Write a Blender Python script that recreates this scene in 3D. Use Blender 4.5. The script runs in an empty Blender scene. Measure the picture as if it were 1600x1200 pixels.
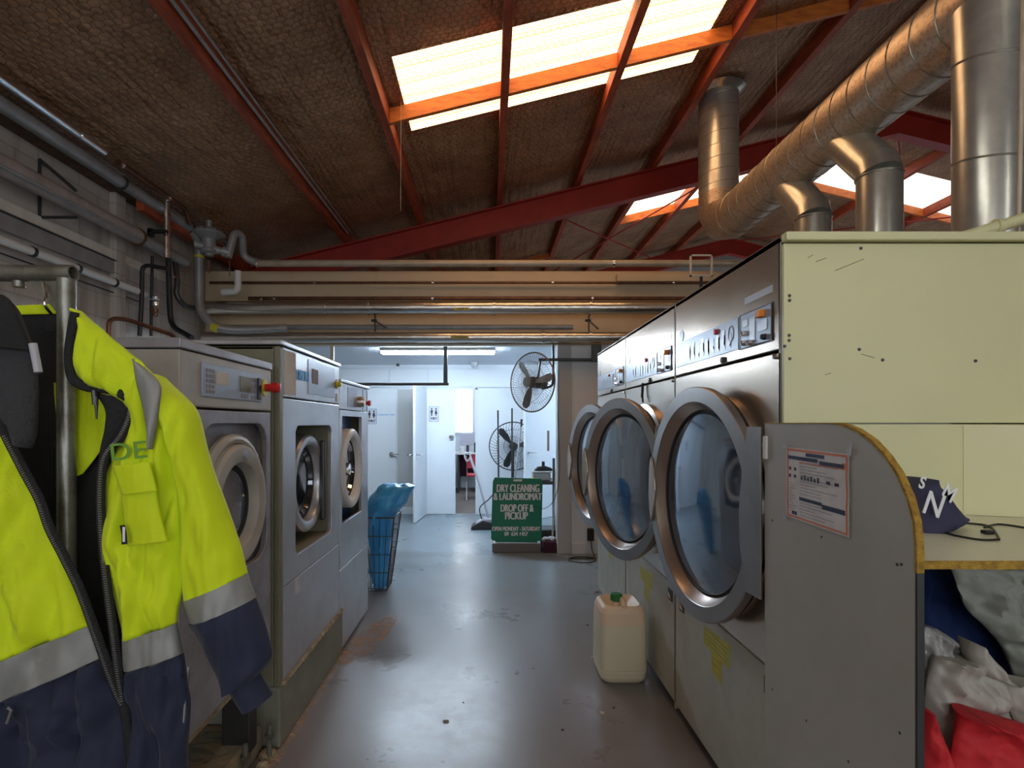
import bpy, math, random
from mathutils import Vector, Matrix, noise
S = bpy.context.scene; COL = S.collection
PI = math.pi; sin = math.sin; cos = math.cos
random.seed(7)
# ------------------------------------------------------------------ camera, world, exposure
F = 860.0; H = 1.5; VX = 765.0; VY = 662.0      # focal length in px, eye height, vanishing point
cd = bpy.data.cameras.new('camera'); cam = bpy.data.objects.new('camera', cd); COL.objects.link(cam)
cam.location = (0, 0, H); cam.rotation_euler = (PI/2, 0, 0)
cd.sensor_width = 36; cd.lens = 36*F/1600; cd.shift_x = (800-VX)/1600; cd.shift_y = (VY-600)/1600
cd.clip_start = 0.05; cd.clip_end = 100
S.camera = cam
w = bpy.data.worlds.new('world'); S.world = w; w.use_nodes = True
w.node_tree.nodes['Background'].inputs[0].default_value = (0.75, 0.85, 1, 1)
w.node_tree.nodes['Background'].inputs[1].default_value = 0.6
S.view_settings.view_transform = 'Standard'; S.view_settings.look = 'None'
S.view_settings.exposure = 0.2; S.view_settings.gamma = 1.0; S.view_settings.use_curve_mapping = False
SKY_E = 4.0; TUBE_E = 145.0; FRONT_E = 2.4; FRONT_TUBE_E = 24.0; OFFICE_E = 3.0

def at(x, y, Y):                                 # point of the place at distance Y from the eye
    return ((x-VX)*Y/F, Y, H-(y-VY)*Y/F)

# ------------------------------------------------------------------ helpers
class MB:
    def __init__(s): s.v = []; s.f = []; s.m = []; s.mi = 0; s.xf = None
    def add(s, vs, fs):
        b = len(s.v)
        if s.xf: vs = [tuple(s.xf @ Vector(p)) for p in vs]
        s.v += [tuple(p) for p in vs]
        for q in fs: s.f.append(tuple(b+i for i in q)); s.m.append(s.mi)
        return s
    def box(s, x0, x1, y0, y1, z0, z1):
        x0, x1 = min(x0, x1), max(x0, x1); y0, y1 = min(y0, y1), max(y0, y1); z0, z1 = min(z0, z1), max(z0, z1)
        return s.add([(x0,y0,z0),(x1,y0,z0),(x1,y1,z0),(x0,y1,z0),(x0,y0,z1),(x1,y0,z1),(x1,y1,z1),(x0,y1,z1)],
              [(0,3,2,1),(4,5,6,7),(0,1,5,4),(1,2,6,5),(2,3,7,6),(3,0,4,7)])
    def tube(s, path, r, n=12, caps=True, closed=False):
        P = [Vector(p) for p in path]; k = len(P); rr = r if isinstance(r, (list, tuple)) else [r]*k
        vs = []; fs = []; up = None
        for i in range(k):
            a = P[(i-1) % k] if (closed or i > 0) else P[i]; b = P[(i+1) % k] if (closed or i < k-1) else P[i]
            t = (b-a).normalized()
            if up is None:
                up = Vector((0,0,1)) if abs(t.z) < .9 else Vector((1,0,0))
            u = (up - t*up.dot(t))
            if u.length < 1e-5: u = t.orthogonal()
            u.normalize(); up = u; v = t.cross(u)
            for j in range(n):
                q = 2*PI*j/n; vs.append(tuple(P[i] + (u*cos(q)+v*sin(q))*rr[i]))
        for i in range(k if closed else k-1):
            for j in range(n):
                a = i*n+j; b = i*n+(j+1) % n; c = ((i+1) % k)*n+(j+1) % n; d = ((i+1) % k)*n+j
                fs.append((a, b, c, d))
        if caps and not closed:
            fs.append(tuple(range(n))[::-1]); fs.append(tuple((k-1)*n+j for j in range(n)))
        return s.add(vs, fs)
    def lathe(s, prof, c=(0,0,0), axis='z', n=32):   # prof: (radius, height along axis)
        vs = []; fs = []; k = len(prof)
        for (r, h) in prof:
            r = max(r, 1e-5)
            for j in range(n):
                q = 2*PI*j/n; a, b = r*cos(q), r*sin(q)
                p = {'z': (a, b, h), 'x': (h, a, b), 'y': (a, h, b)}[axis]
                vs.append((c[0]+p[0], c[1]+p[1], c[2]+p[2]))
        for i in range(k-1):
            for j in range(n):
                fs.append((i*n+j, i*n+(j+1) % n, (i+1)*n+(j+1) % n, (i+1)*n+j))
        return s.add(vs, fs)
    def prism(s, poly, h0, h1, axis='x'):             # poly in the other two axes
        def p(a, b, h): return {'x': (h, a, b), 'y': (a, h, b), 'z': (a, b, h)}[axis]
        n = len(poly); vs = [p(a, b, h0) for a, b in poly]+[p(a, b, h1) for a, b in poly]
        fs = [tuple(range(n)), tuple(range(2*n-1, n-1, -1))]+[(i, n+i, n+(i+1) % n, (i+1) % n) for i in range(n)]
        return s.add(vs, fs)
    def build(s, name, mats, parent=None, bevel=0, smooth=False, solid=0, seg=2, auto=35):
        me = bpy.data.meshes.new(name)
        off = Vector((0,0,0)); q = parent
        while q is not None: off += q.location; q = q.parent
        me.from_pydata([tuple(Vector(p)-off) for p in s.v], [], s.f)
        if not isinstance(mats, (list, tuple)): mats = [mats]
        for m in mats: me.materials.append(m)
        me.polygons.foreach_set('material_index', s.m)
        import bmesh
        bm = bmesh.new(); bm.from_mesh(me); bmesh.ops.recalc_face_normals(bm, faces=bm.faces)
        if smooth:
            for f in bm.faces: f.smooth = True
            lim = math.radians(auto)
            for e in bm.edges:
                if len(e.link_faces) == 2 and e.calc_face_angle(0) > lim: e.smooth = False
        bm.to_mesh(me); bm.free()
        o = bpy.data.objects.new(name, me); COL.objects.link(o)
        if parent is not None: o.parent = parent
        if solid:
            md = o.modifiers.new('s', 'SOLIDIFY'); md.thickness = solid; md.offset = 0
        if bevel:
            md = o.modifiers.new('b', 'BEVEL'); md.width = bevel; md.segments = seg; md.limit_method = 'ANGLE'; md.angle_limit = math.radians(40)
        return o
def tag(o, label, cat, group=None):
    o['label'] = label; o['category'] = cat
    if group: o['group'] = group
    return o
def thing(name, label, cat, loc=(0,0,0), group=None):
    o = bpy.data.objects.new(name, None); COL.objects.link(o); o.location = loc; o.empty_display_size = .05
    return tag(o, label, cat, group)
def struct(o): o['kind'] = 'structure'; return o
def text(s, size, m, parent, org, xd, ud, name='lettering', sx=1.0, weight=0.0, ext=0.0006, align='CENTER', fit=0, bold=0):
    c = bpy.data.curves.new(name, 'FONT'); c.body = s; c.size = size; c.align_x = align; c.align_y = 'CENTER'
    c.extrude = ext; c.offset = weight; c.space_line = 1.0
    t = bpy.data.objects.new('tmp', c)
    me = bpy.data.meshes.new_from_object(t); bpy.data.objects.remove(t)
    if fit:
        xs_ = [v.co.x for v in me.vertices]; sx = (fit-2*bold)/(max(xs_)-min(xs_)); mid = (max(xs_)+min(xs_))/2
        for v in me.vertices: v.co.x -= mid
    if bold:
        vv = [v.co.copy() for v in me.vertices]; ff = [tuple(p.vertices) for p in me.polygons]; V = []; Fc = []
        for k, d in enumerate((-1, 0, 1)):
            V += [(p.x+d*bold/sx, p.y, p.z+.00004*k) for p in vv]; Fc += [tuple(i+k*len(vv) for i in f) for f in ff]
        me = bpy.data.meshes.new(name); me.from_pydata(V, [], Fc)
    off = Vector((0,0,0)); q = parent
    while q is not None: off += q.location; q = q.parent
    xd = Vector(xd).normalized(); ud = Vector(ud).normalized(); zd = xd.cross(ud)
    for v in me.vertices:
        p = v.co.copy(); v.co = Vector(org)-off+xd*p.x*sx+ud*p.y+zd*p.z
    me.materials.clear(); me.materials.append(m)
    o = bpy.data.objects.new(name, me); COL.objects.link(o)
    if parent is not None: o.parent = parent
    return o
def smoothpath(pts, n=6):
    P = [Vector(p) for p in pts]; out = []
    for i in range(len(P)-1):
        a = P[max(i-1,0)]; b = P[i]; c = P[i+1]; d = P[min(i+2,len(P)-1)]
        for k in range(n):
            t = k/n; out.append(tuple(.5*((2*b)+(c-a)*t+(2*a-5*b+4*c-d)*t*t+(3*b-a-3*c+d)*t**3)))
    out.append(tuple(P[-1])); return out
def bendpath(pts, r=.06, n=5):                       # straight runs with rounded corners
    P = [Vector(p) for p in pts]; out = [tuple(P[0])]
    for i in range(1, len(P)-1):
        a, b, c = P[i-1], P[i], P[i+1]; r1 = min(r, (a-b).length*.49, (c-b).length*.49)
        p = b+(a-b).normalized()*r1; q = b+(c-b).normalized()*r1
        for k in range(n+1):
            t = k/n; out.append(tuple(p*(1-t)**2+b*2*t*(1-t)+q*t*t))
    out.append(tuple(P[-1])); return out

# ------------------------------------------------------------------ materials
def nt(name):
    m = bpy.data.materials.new(name); m.use_nodes = True; t = m.node_tree
    return m, t, t.nodes['Principled BSDF'], t.nodes, t.links
def mat(name, c, rough=.5, metal=0, c2=None, ns=4, mix=(.4,.7), bump=0, bs=40, emit=None, es=0, spec=None, stretch=None, trans=0, sheen=0, det=4, rv=0):
    m, t, b, N, L = nt(name)
    b.inputs['Base Color'].default_value = (*c, 1); b.inputs['Roughness'].default_value = rough; b.inputs['Metallic'].default_value = metal
    if spec is not None: b.inputs['Specular IOR Level'].default_value = spec
    if trans: b.inputs['Transmission Weight'].default_value = trans
    if sheen: b.inputs['Sheen Weight'].default_value = sheen
    co = None
    if c2 or bump or rv:
        tc = N.new('ShaderNodeTexCoord'); mp = N.new('ShaderNodeMapping'); L.new(tc.outputs['Object'], mp.inputs[0]); co = mp.outputs[0]
        if stretch: mp.inputs['Scale'].default_value = stretch
    if c2:
        n = N.new('ShaderNodeTexNoise'); n.inputs['Scale'].default_value = ns; n.inputs['Detail'].default_value = det; n.inputs['Roughness'].default_value = .65; L.new(co, n.inputs[0])
        r = N.new('ShaderNodeMapRange'); r.inputs[1].default_value = mix[0]; r.inputs[2].default_value = mix[1]; L.new(n.outputs[0], r.inputs[0])
        x = N.new('ShaderNodeMix'); x.data_type = 'RGBA'; x.inputs[6].default_value = (*c, 1); x.inputs[7].default_value = (*c2, 1)
        L.new(r.outputs[0], x.inputs[0]); L.new(x.outputs[2], b.inputs['Base Color'])
    if rv:
        n = N.new('ShaderNodeTexNoise'); n.inputs['Scale'].default_value = 7; n.inputs['Detail'].default_value = 6; L.new(co, n.inputs[0])
        r = N.new('ShaderNodeMapRange'); r.inputs[3].default_value = max(0, rough-rv); r.inputs[4].default_value = rough+rv; L.new(n.outputs[0], r.inputs[0]); L.new(r.outputs[0], b.inputs['Roughness'])
    if bump:
        n = N.new('ShaderNodeTexNoise'); n.inputs['Scale'].default_value = bs; n.inputs['Detail'].default_value = 3; L.new(co, n.inputs[0])
        bp = N.new('ShaderNodeBump'); bp.inputs['Strength'].default_value = bump; bp.inputs['Distance'].default_value = .01; L.new(n.outputs[0], bp.inputs['Height']); L.new(bp.outputs[0], b.inputs['Normal'])
    if emit:
        b.inputs['Emission Color'].default_value = (*emit, 1); b.inputs['Emission Strength'].default_value = es
    return m
M = {}
M['steel'] = mat('brushed_steel', (.52,.42,.33), .25, .75, (.45,.36,.28), 2, rv=.05)
M['steelw'] = mat('washer_steel', (.56,.56,.58), .32, .6, (.44,.43,.44), 2.5, rv=.08)
M['doorsteel'] = mat('door_steel', (.36,.34,.33), .36, .75, (.30,.27,.25), 3, bump=.05, bs=60)
M['cone'] = mat('copper_reflection_steel', (.50,.42,.36), .30, .85)  # copper reflection put into the colour of the steel
M['creampanel'] = mat('cream_enamel', (.52,.50,.42), .45, 0, (.42,.39,.31), 3, rv=.1)
M['olive'] = mat('olive_enamel', (.22,.21,.14), .5, 0, (.16,.15,.09), 3)
M['machbeige'] = mat('machine_beige', (.46,.43,.37), .45, 0, (.36,.33,.28), 4)
M['lav'] = mat('worn_lavender_steel', (.36,.34,.36), .42, .4, (.24,.22,.22), 6, bump=.05, rv=.1)
M['greenboard'] = mat('green_cream_board', (.70,.68,.38), .42, 0, (.64,.62,.36), .8, rv=.06)
M['lamgrey'] = mat('grey_laminate', (.42,.40,.36), .55, 0, (.36,.34,.30), 2, bump=.03, bs=200)
M['chip'] = mat('raw_chipboard', (.46,.28,.04), .9, 0, (.25,.13,.02), 60, bump=.6, bs=150)
M['counter'] = mat('counter_laminate', (.72,.70,.54), .35, 0, (.64,.61,.45), 2)
M['black'] = mat('black_plastic', (.015,.015,.017), .45)
M['rubber'] = mat('black_rubber', (.02,.02,.02), .65)
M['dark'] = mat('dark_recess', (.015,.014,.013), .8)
M['darkmetal'] = mat('dark_metal', (.07,.07,.07), .4, .6)
M['chrome'] = mat('chrome', (.8,.8,.8), .15, 1)
M['white'] = mat('white_plastic', (.75,.75,.73), .4)
M['paper'] = mat('paper', (.70,.66,.58), .8, 0, (.60,.54,.46), 8)
M['paperwhite'] = mat('white_paper', (.72,.70,.70), .8, 0, (.6,.57,.56), 10, bump=.2, bs=30)
M['bluegrey'] = mat('blue_grey_panel', (.36,.41,.50), .35, .2, (.32,.37,.46), 6)
M['glyph'] = mat('pale_print', (.62,.66,.72), .33, .25)
M['red'] = mat('red_plastic', (.6,.02,.02), .3)
M['orange'] = mat('orange_plastic', (.85,.25,.01), .35)
M['yellow'] = mat('yellow_tape', (.60,.52,.03), .5, 0, (.5,.42,.03), 30)
M['ink'] = mat('dark_ink', (.03,.04,.09), .7)
M['inkfaint'] = mat('faint_ink', (.30,.28,.29), .8)
M['orangeprint'] = mat('orange_print', (.70,.22,.13), .7)
M['blueink'] = mat('blue_ink', (.02,.30,.72), .5)
M['duct'] = mat('galvanised_duct', (.62,.50,.38), .40, .6, (.42,.33,.24), 45, mix=(.48,.62), rv=.08)
M['ductclean'] = mat('clean_galvanised_duct', (.66,.67,.60), .28, .7, (.52,.53,.50), 6)
M['seam'] = mat('duct_seam', (.38,.35,.28), .4, .8)
M['foil'] = mat('foil_lagging', (.66,.62,.56), .26, .95, bump=.5, bs=14, stretch=(.5,1,1))
M['pipegrey'] = mat('grey_painted_pipe', (.36,.37,.37), .38, .3, (.28,.27,.26), 6)
M['pipewhite'] = mat('lagged_pipe', (.42,.38,.35), .5, 0, (.30,.26,.23), 5)
M['pipecream'] = mat('cream_pipe', (.50,.44,.34), .4, .2, (.4,.33,.24), 6)
M['copper'] = mat('old_copper', (.22,.10,.06), .4, .7, (.10,.05,.03), 8)
M['cylred'] = mat('red_steel', (.38,.030,.018), .45, 0, (.28,.02,.012), 3)
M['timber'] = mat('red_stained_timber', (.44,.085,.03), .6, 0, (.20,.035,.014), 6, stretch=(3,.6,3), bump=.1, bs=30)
M['timberlit'] = mat('skylit_timber', (.66,.20,.03), .5, 0, (.42,.10,.02), 9, stretch=(.8,3,3), bump=.1, bs=30)  # lit copy of the timber: the skylight's orange glow is in its colour
M['timberdk'] = mat('dark_timber', (.13,.07,.04), .8, 0, (.05,.03,.02), 12, bump=.4, bs=30)
M['creamwall'] = mat('cream_bulkhead_paint', (.62,.50,.33), .5, 0, (.54,.42,.27), 1.5)
M['whitewall'] = mat('white_paint', (.76,.80,.84), .5, 0, (.70,.74,.78), .8)
M['greywall'] = mat('grey_beige_paint', (.50,.51,.51), .6)
M['ceil'] = mat('white_ceiling', (.68,.72,.78), .6)
M['green'] = mat('green_sign_board', (.0,.20,.105), .4)
M['signwhite'] = mat('sign_white', (.82,.83,.84), .5)
M['ply'] = mat('dusty_grey_board', (.18,.17,.17), .7)
M['hivis'] = mat('hi_vis_fabric', (.66,.80,.0), .75, 0, (.60,.73,.0), 5, bump=.25, bs=25, sheen=.1)
M['navy'] = mat('navy_fabric', (.016,.022,.052), .8, 0, (.010,.014,.035), 5, bump=.2, bs=25, sheen=.1)
M['fleece'] = mat('black_fleece', (.018,.018,.019), .95, bump=.4, bs=150)
M['fleecegrey'] = mat('charcoal_fleece', (.045,.045,.048), .95, bump=.5, bs=150)
M['reflect'] = mat('grey_reflective_tape', (.30,.30,.28), .5, .2, (.25,.25,.23), 8, bump=.1)
M['tealprint'] = mat('teal_print', (.16,.34,.04), .7)
M['zipmetal'] = mat('zip_metal', (.3,.3,.29), .35, .8)
M['can'] = mat('translucent_jerrycan', (.74,.66,.47), .45, spec=.4)
M['canempty'] = mat('jerrycan_empty_lit_part', (.82,.62,.43), .45, spec=.4)  # empty part above the liquid; its warm-lit orange is put into the colour
M['capgreen'] = mat('green_cap', (.01,.16,.03), .4)
M['bagblue'] = mat('blue_polythene', (.05,.42,.95), .3, 0, (.12,.52,.98), 6, bump=.8, bs=26)
M['wire'] = mat('rusty_wire', (.12,.09,.07), .5, .6)
M['bagnavy'] = mat('navy_bag', (.035,.035,.08), .75, bump=.15, bs=20)
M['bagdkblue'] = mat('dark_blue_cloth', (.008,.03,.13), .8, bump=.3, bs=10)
M['baggrey'] = mat('grey_green_cloth', (.30,.31,.26), .75, bump=.2, bs=10)
M['bagwhite'] = mat('white_crumpled_bag', (.42,.39,.34), .5, bump=.5, bs=9)
M['bagclear'] = mat('clear_polythene', (.42,.41,.39), .2, 0, (.22,.22,.21), 12, bump=1.0, bs=22)
M['bagred'] = mat('red_cloth', (.55,.015,.022), .7, bump=.15, bs=8)
M['maroon'] = mat('maroon_fabric', (.06,.01,.03), .8)
M['carpet'] = mat('brown_grey_carpet', (.16,.13,.11), .95)
M['tub'] = mat('frosted_plastic', (.45,.45,.48), .35)
M['fangrey'] = mat('fan_beige_plastic', (.20,.19,.17), .5)
M['chairred'] = mat('red_vinyl', (.55,.03,.05), .5)
M['concrete'] = mat('stained_concrete', (.22,.20,.14), .85, 0, (.34,.24,.13), 9, bump=.8, bs=25)
M['plinth'] = mat('olive_painted_concrete', (.25,.25,.20), .6, 0, (.18,.18,.13), 3, bump=.2, bs=20)
M['grime'] = mat('crumbling_sealant', (.46,.38,.24), .9, 0, (.22,.13,.06), 14, bump=1, bs=60)
M['dust'] = mat('sandy_dust', (.42,.28,.18), .95, 0, (.5,.36,.25), 20)
M['galv'] = mat('galvanised_tube', (.30,.30,.26), .38, .7, (.13,.11,.08), 12, bump=.1)
M['stain'] = mat('floor_stain', (.13,.115,.10), .6)
M['lint'] = mat('pale_scrap', (.6,.5,.42), .8)
M['blueint'] = mat('blue_drum_front', (.01,.05,.16), .35, .3)
M['deskwhite'] = mat('desk_white', (.75,.73,.72), .4)
M['screen'] = mat('grey_screen', (.45,.44,.5), .4)

def emis(name, c, e):
    m, t, b, N, L = nt(name); b.inputs['Base Color'].default_value = (*c, 1)
    b.inputs['Emission Color'].default_value = (*c, 1); b.inputs['Emission Strength'].default_value = e; return m
M['tube'] = emis('lit_tube', (.70,.85,1.0), TUBE_E)
M['tubef'] = emis('lit_tube_front', (1.0,.97,.89), FRONT_TUBE_E)
M['daylight'] = emis('daylight_window', (.88,.93,1.0), FRONT_E)
M['office'] = emis('bright_office_window', (.95,.97,1.0), OFFICE_E)

def glass_mat(name, tint, haze, gloss=.3):
    m = bpy.data.materials.new(name); m.use_nodes = True; t = m.node_tree; N = t.nodes; L = t.links; N.clear()
    o = N.new('ShaderNodeOutputMaterial'); g = N.new('ShaderNodeBsdfGlossy'); g.inputs['Roughness'].default_value = .07; g.inputs[0].default_value = (.78,.85,.95,1)
    tr = N.new('ShaderNodeBsdfTransparent'); tr.inputs[0].default_value = (*tint, 1); d = N.new('ShaderNodeBsdfDiffuse'); d.inputs[0].default_value = (*haze, 1)
    m1 = N.new('ShaderNodeMixShader'); m1.inputs[0].default_value = .5; L.new(tr.outputs[0], m1.inputs[1]); L.new(d.outputs[0], m1.inputs[2])
    lw = N.new('ShaderNodeLayerWeight'); lw.inputs[0].default_value = .35
    r = N.new('ShaderNodeMapRange'); r.inputs[3].default_value = gloss; r.inputs[4].default_value = .9; L.new(lw.outputs['Fresnel'], r.inputs[0])
    m2 = N.new('ShaderNodeMixShader'); L.new(r.outputs[0], m2.inputs[0]); L.new(m1.outputs[0], m2.inputs[1]); L.new(g.outputs[0], m2.inputs[2]); L.new(m2.outputs[0], o.inputs[0])
    return m
M['glass'] = glass_mat('smoky_door_glass', (.5,.6,.7), (.10,.14,.19))
M['glassdk'] = glass_mat('dark_door_glass', (.25,.28,.3), (.02,.022,.025), .15)

def floor_mat():
    m, t, b, N, L = nt('painted_concrete_floor')
    tc = N.new('ShaderNodeTexCoord')
    def noise_(sc, det=6, rough=.6): 
        n = N.new('ShaderNodeTexNoise'); n.inputs['Scale'].default_value = sc; n.inputs['Detail'].default_value = det; n.inputs['Roughness'].default_value = rough; L.new(tc.outputs['Object'], n.inputs[0]); return n
    def rng(src, a, bb, c=0, d=1):
        r = N.new('ShaderNodeMapRange'); r.inputs[1].default_value = a; r.inputs[2].default_value = bb; r.inputs[3].default_value = c; r.inputs[4].default_value = d; L.new(src, r.inputs[0]); return r.outputs[0]
    def mixc(f, a, c):
        x = N.new('ShaderNodeMix'); x.data_type = 'RGBA'; L.new(f, x.inputs[0])
        if isinstance(a, tuple): x.inputs[6].default_value = (*a, 1)
        else: L.new(a, x.inputs[6])
        x.inputs[7].default_value = (*c, 1); return x.outputs[2]
    n1 = noise_(1.3); n2 = noise_(9); n3 = noise_(45, 3)
    sep = N.new('ShaderNodeSeparateXYZ'); L.new(tc.outputs['Object'], sep.inputs[0])
    warmcast = rng(sep.outputs[1], 5.2, 2.6)                 # browner towards the near end: warm light put into the colour
    c = mixc(warmcast, (.21,.265,.30), (.205,.170,.158))
    c = mixc(rng(n1.outputs[0], .42, .7, 0, .5), c, (.225,.215,.22))
    c = mixc(rng(n2.outputs[0], .56, .78, 0, .15), c, (.12,.10,.09))
    # scuffed pale patch in mid aisle
    vm = N.new('ShaderNodeVectorMath'); vm.operation = 'DISTANCE'; vm.inputs[1].default_value = (-.33, 3.0, 0); mp = N.new('ShaderNodeMapping'); L.new(tc.outputs['Object'], mp.inputs[0]); mp.inputs['Scale'].default_value = (1, .6, 0); vm.inputs[1].default_value = (-.25, 1.75, 0); L.new(mp.outputs[0], vm.inputs[0])
    pd = rng(vm.outputs['Value'], .42, .1)
    mu = N.new('ShaderNodeMath'); mu.operation = 'MULTIPLY'; L.new(pd, mu.inputs[0]); L.new(rng(n2.outputs[0], .38, .6), mu.inputs[1])
    mu2 = N.new('ShaderNodeMath'); mu2.operation = 'MULTIPLY'; L.new(mu.outputs[0], mu2.inputs[0]); mu2.inputs[1].default_value = .55
    c = mixc(mu2.outputs[0], c, (.36,.36,.38))
    L.new(c, b.inputs['Base Color'])
    L.new(rng(n1.outputs[0], .3, .7, .24, .38), b.inputs['Roughness'])
    bp = N.new('ShaderNodeBump'); bp.inputs['Strength'].default_value = .05; bp.inputs['Distance'].default_value = .01; L.new(n2.outputs[0], bp.inputs['Height']); L.new(bp.outputs[0], b.inputs['Normal'])
    return m
M['floor'] = floor_mat()

def hexmask(t, coord, cell, width):
    N = t.nodes; L = t.links
    def vm(op, a, b=None, c=None):
        n = N.new('ShaderNodeVectorMath'); n.operation = op
        for i, x in enumerate((a, b, c)):
            if x is None: continue
            if isinstance(x, tuple): n.inputs[i].default_value = x
            else: L.new(x, n.inputs[i])
        return n
    def mm(op, a, b=None):
        n = N.new('ShaderNodeMath'); n.operation = op
        for i, x in enumerate((a, b)):
            if x is None: continue
            if isinstance(x, (int, float)): n.inputs[i].default_value = x
            else: L.new(x, n.inputs[i])
        return n.outputs[0]
    nz = N.new('ShaderNodeTexNoise'); nz.inputs['Scale'].default_value = 3; L.new(coord, nz.inputs[0])
    wob = vm('SCALE', nz.outputs['Color']); wob.inputs['Scale'].default_value = .12
    cc = vm('ADD', coord, wob.outputs[0]).outputs[0]
    p = vm('MULTIPLY', cc, (1/cell, 1/cell, 0)).outputs[0]
    R3 = math.sqrt(3)
    a = vm('SUBTRACT', vm('MODULO', vm('ADD', p, (500.0, 500*R3, 0)).outputs[0], (1, R3, 9)).outputs[0], (.5, R3/2, 0)).outputs[0]
    b = vm('SUBTRACT', vm('MODULO', vm('ADD', p, (500.5, 500*R3+R3/2, 0)).outputs[0], (1, R3, 9)).outputs[0], (.5, R3/2, 0)).outputs[0]
    def hd(q):
        ab = vm('ABSOLUTE', q).outputs[0]
        s = N.new('ShaderNodeSeparateXYZ'); L.new(ab, s.inputs[0])
        return mm('MAXIMUM', s.outputs[0], vm('DOT_PRODUCT', ab, (.5, R3/2, 0)).outputs['Value'])
    d = mm('MINIMUM', hd(a), hd(b))                   # 0 centre .. 0.5 edge
    return d
def lining_mat():
    m, t, b, N, L = nt('foil_roof_lining_behind_netting')
    tc = N.new('ShaderNodeTexCoord')
    d = hexmask(t, tc.outputs['Object'], .060, .1)
    r = N.new('ShaderNodeMapRange'); r.inputs[1].default_value = .43; r.inputs[2].default_value = .485; L.new(d, r.inputs[0])
    n = N.new('ShaderNodeTexNoise'); n.inputs['Scale'].default_value = 1.6; n.inputs['Detail'].default_value = 8; n.inputs['Roughness'].default_value = .7; L.new(tc.outputs['Object'], n.inputs[0])
    r2 = N.new('ShaderNodeMapRange'); r2.inputs[1].default_value = .35; r2.inputs[2].default_value = .7; L.new(n.outputs[0], r2.inputs[0])
    x = N.new('ShaderNodeMix'); x.data_type = 'RGBA'; x.inputs[6].default_value = (.50,.29,.155,1); x.inputs[7].default_value = (.26,.13,.058,1); L.new(r2.outputs[0], x.inputs[0])
    y = N.new('ShaderNodeMix'); y.data_type = 'RGBA'; y.inputs[7].default_value = (.035,.018,.010,1); L.new(x.outputs[2], y.inputs[6])
    q = N.new('ShaderNodeMath'); q.operation = 'MULTIPLY'; q.inputs[1].default_value = .7; L.new(r.outputs[0], q.inputs[0]); L.new(q.outputs[0], y.inputs[0])
    L.new(y.outputs[2], b.inputs['Base Color']); b.inputs['Roughness'].default_value = .42; b.inputs['Metallic'].default_value = .3
    # folds running along the slope and the quilting of the foil
    mp = N.new('ShaderNodeMapping'); mp.inputs['Scale'].default_value = (7, .5, 1); L.new(tc.outputs['Object'], mp.inputs[0])
    n2 = N.new('ShaderNodeTexNoise'); n2.inputs['Scale'].default_value = 2.2; n2.inputs['Detail'].default_value = 5; L.new(mp.outputs[0], n2.inputs[0])
    n3 = N.new('ShaderNodeTexNoise'); n3.inputs['Scale'].default_value = 4; n3.inputs['Detail'].default_value = 6; L.new(tc.outputs['Object'], n3.inputs[0])
    def ma(a, k, b_=None):
        z = N.new('ShaderNodeMath'); z.operation = 'MULTIPLY_ADD'; L.new(a, z.inputs[0]); z.inputs[1].default_value = k
        if b_ is not None: L.new(b_, z.inputs[2])
        else: z.inputs[2].default_value = 0
        return z.outputs[0]
    h = ma(n2.outputs[0], 1.9, ma(n3.outputs[0], 1.9, ma(d, -.40)))
    bp = N.new('ShaderNodeBump'); bp.inputs['Strength'].default_value = .75; bp.inputs['Distance'].default_value = .035; L.new(h, bp.inputs['Height']); L.new(bp.outputs[0], b.inputs['Normal'])
    return m
M['lining'] = lining_mat()
def skylight_mat(name, c1, c2, e):
    m, t, b, N, L = nt(name)
    tc = N.new('ShaderNodeTexCoord'); wv = N.new('ShaderNodeTexWave'); wv.bands_direction = 'Y'; wv.wave_type = 'BANDS'; wv.inputs['Scale'].default_value = 1.55; wv.inputs['Distortion'].default_value = .3
    L.new(tc.outputs['Object'], wv.inputs[0])
    x = N.new('ShaderNodeMix'); x.data_type = 'RGBA'; x.inputs[6].default_value = (*c1, 1); x.inputs[7].default_value = (*c2, 1); L.new(wv.outputs[0], x.inputs[0])  # bright and dim bands of the corrugation put into the glow colour
    L.new(x.outputs[2], b.inputs['Emission Color']); b.inputs['Emission Strength'].default_value = e; b.inputs['Base Color'].default_value = (.8,.75,.6,1); b.inputs['Roughness'].default_value = .6
    return m
M['skyw'] = skylight_mat('sunlit_fibreglass_warm', (1,.66,.36), (.86,.44,.17), SKY_E)
M['skyc'] = skylight_mat('sunlit_fibreglass_pale', (1,.90,.80), (.72,.62,.62), 1.5)
M['skyw2'] = skylight_mat('sunlit_fibreglass_cream', (1,.80,.55), (1,.60,.32), 3.0)

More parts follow.
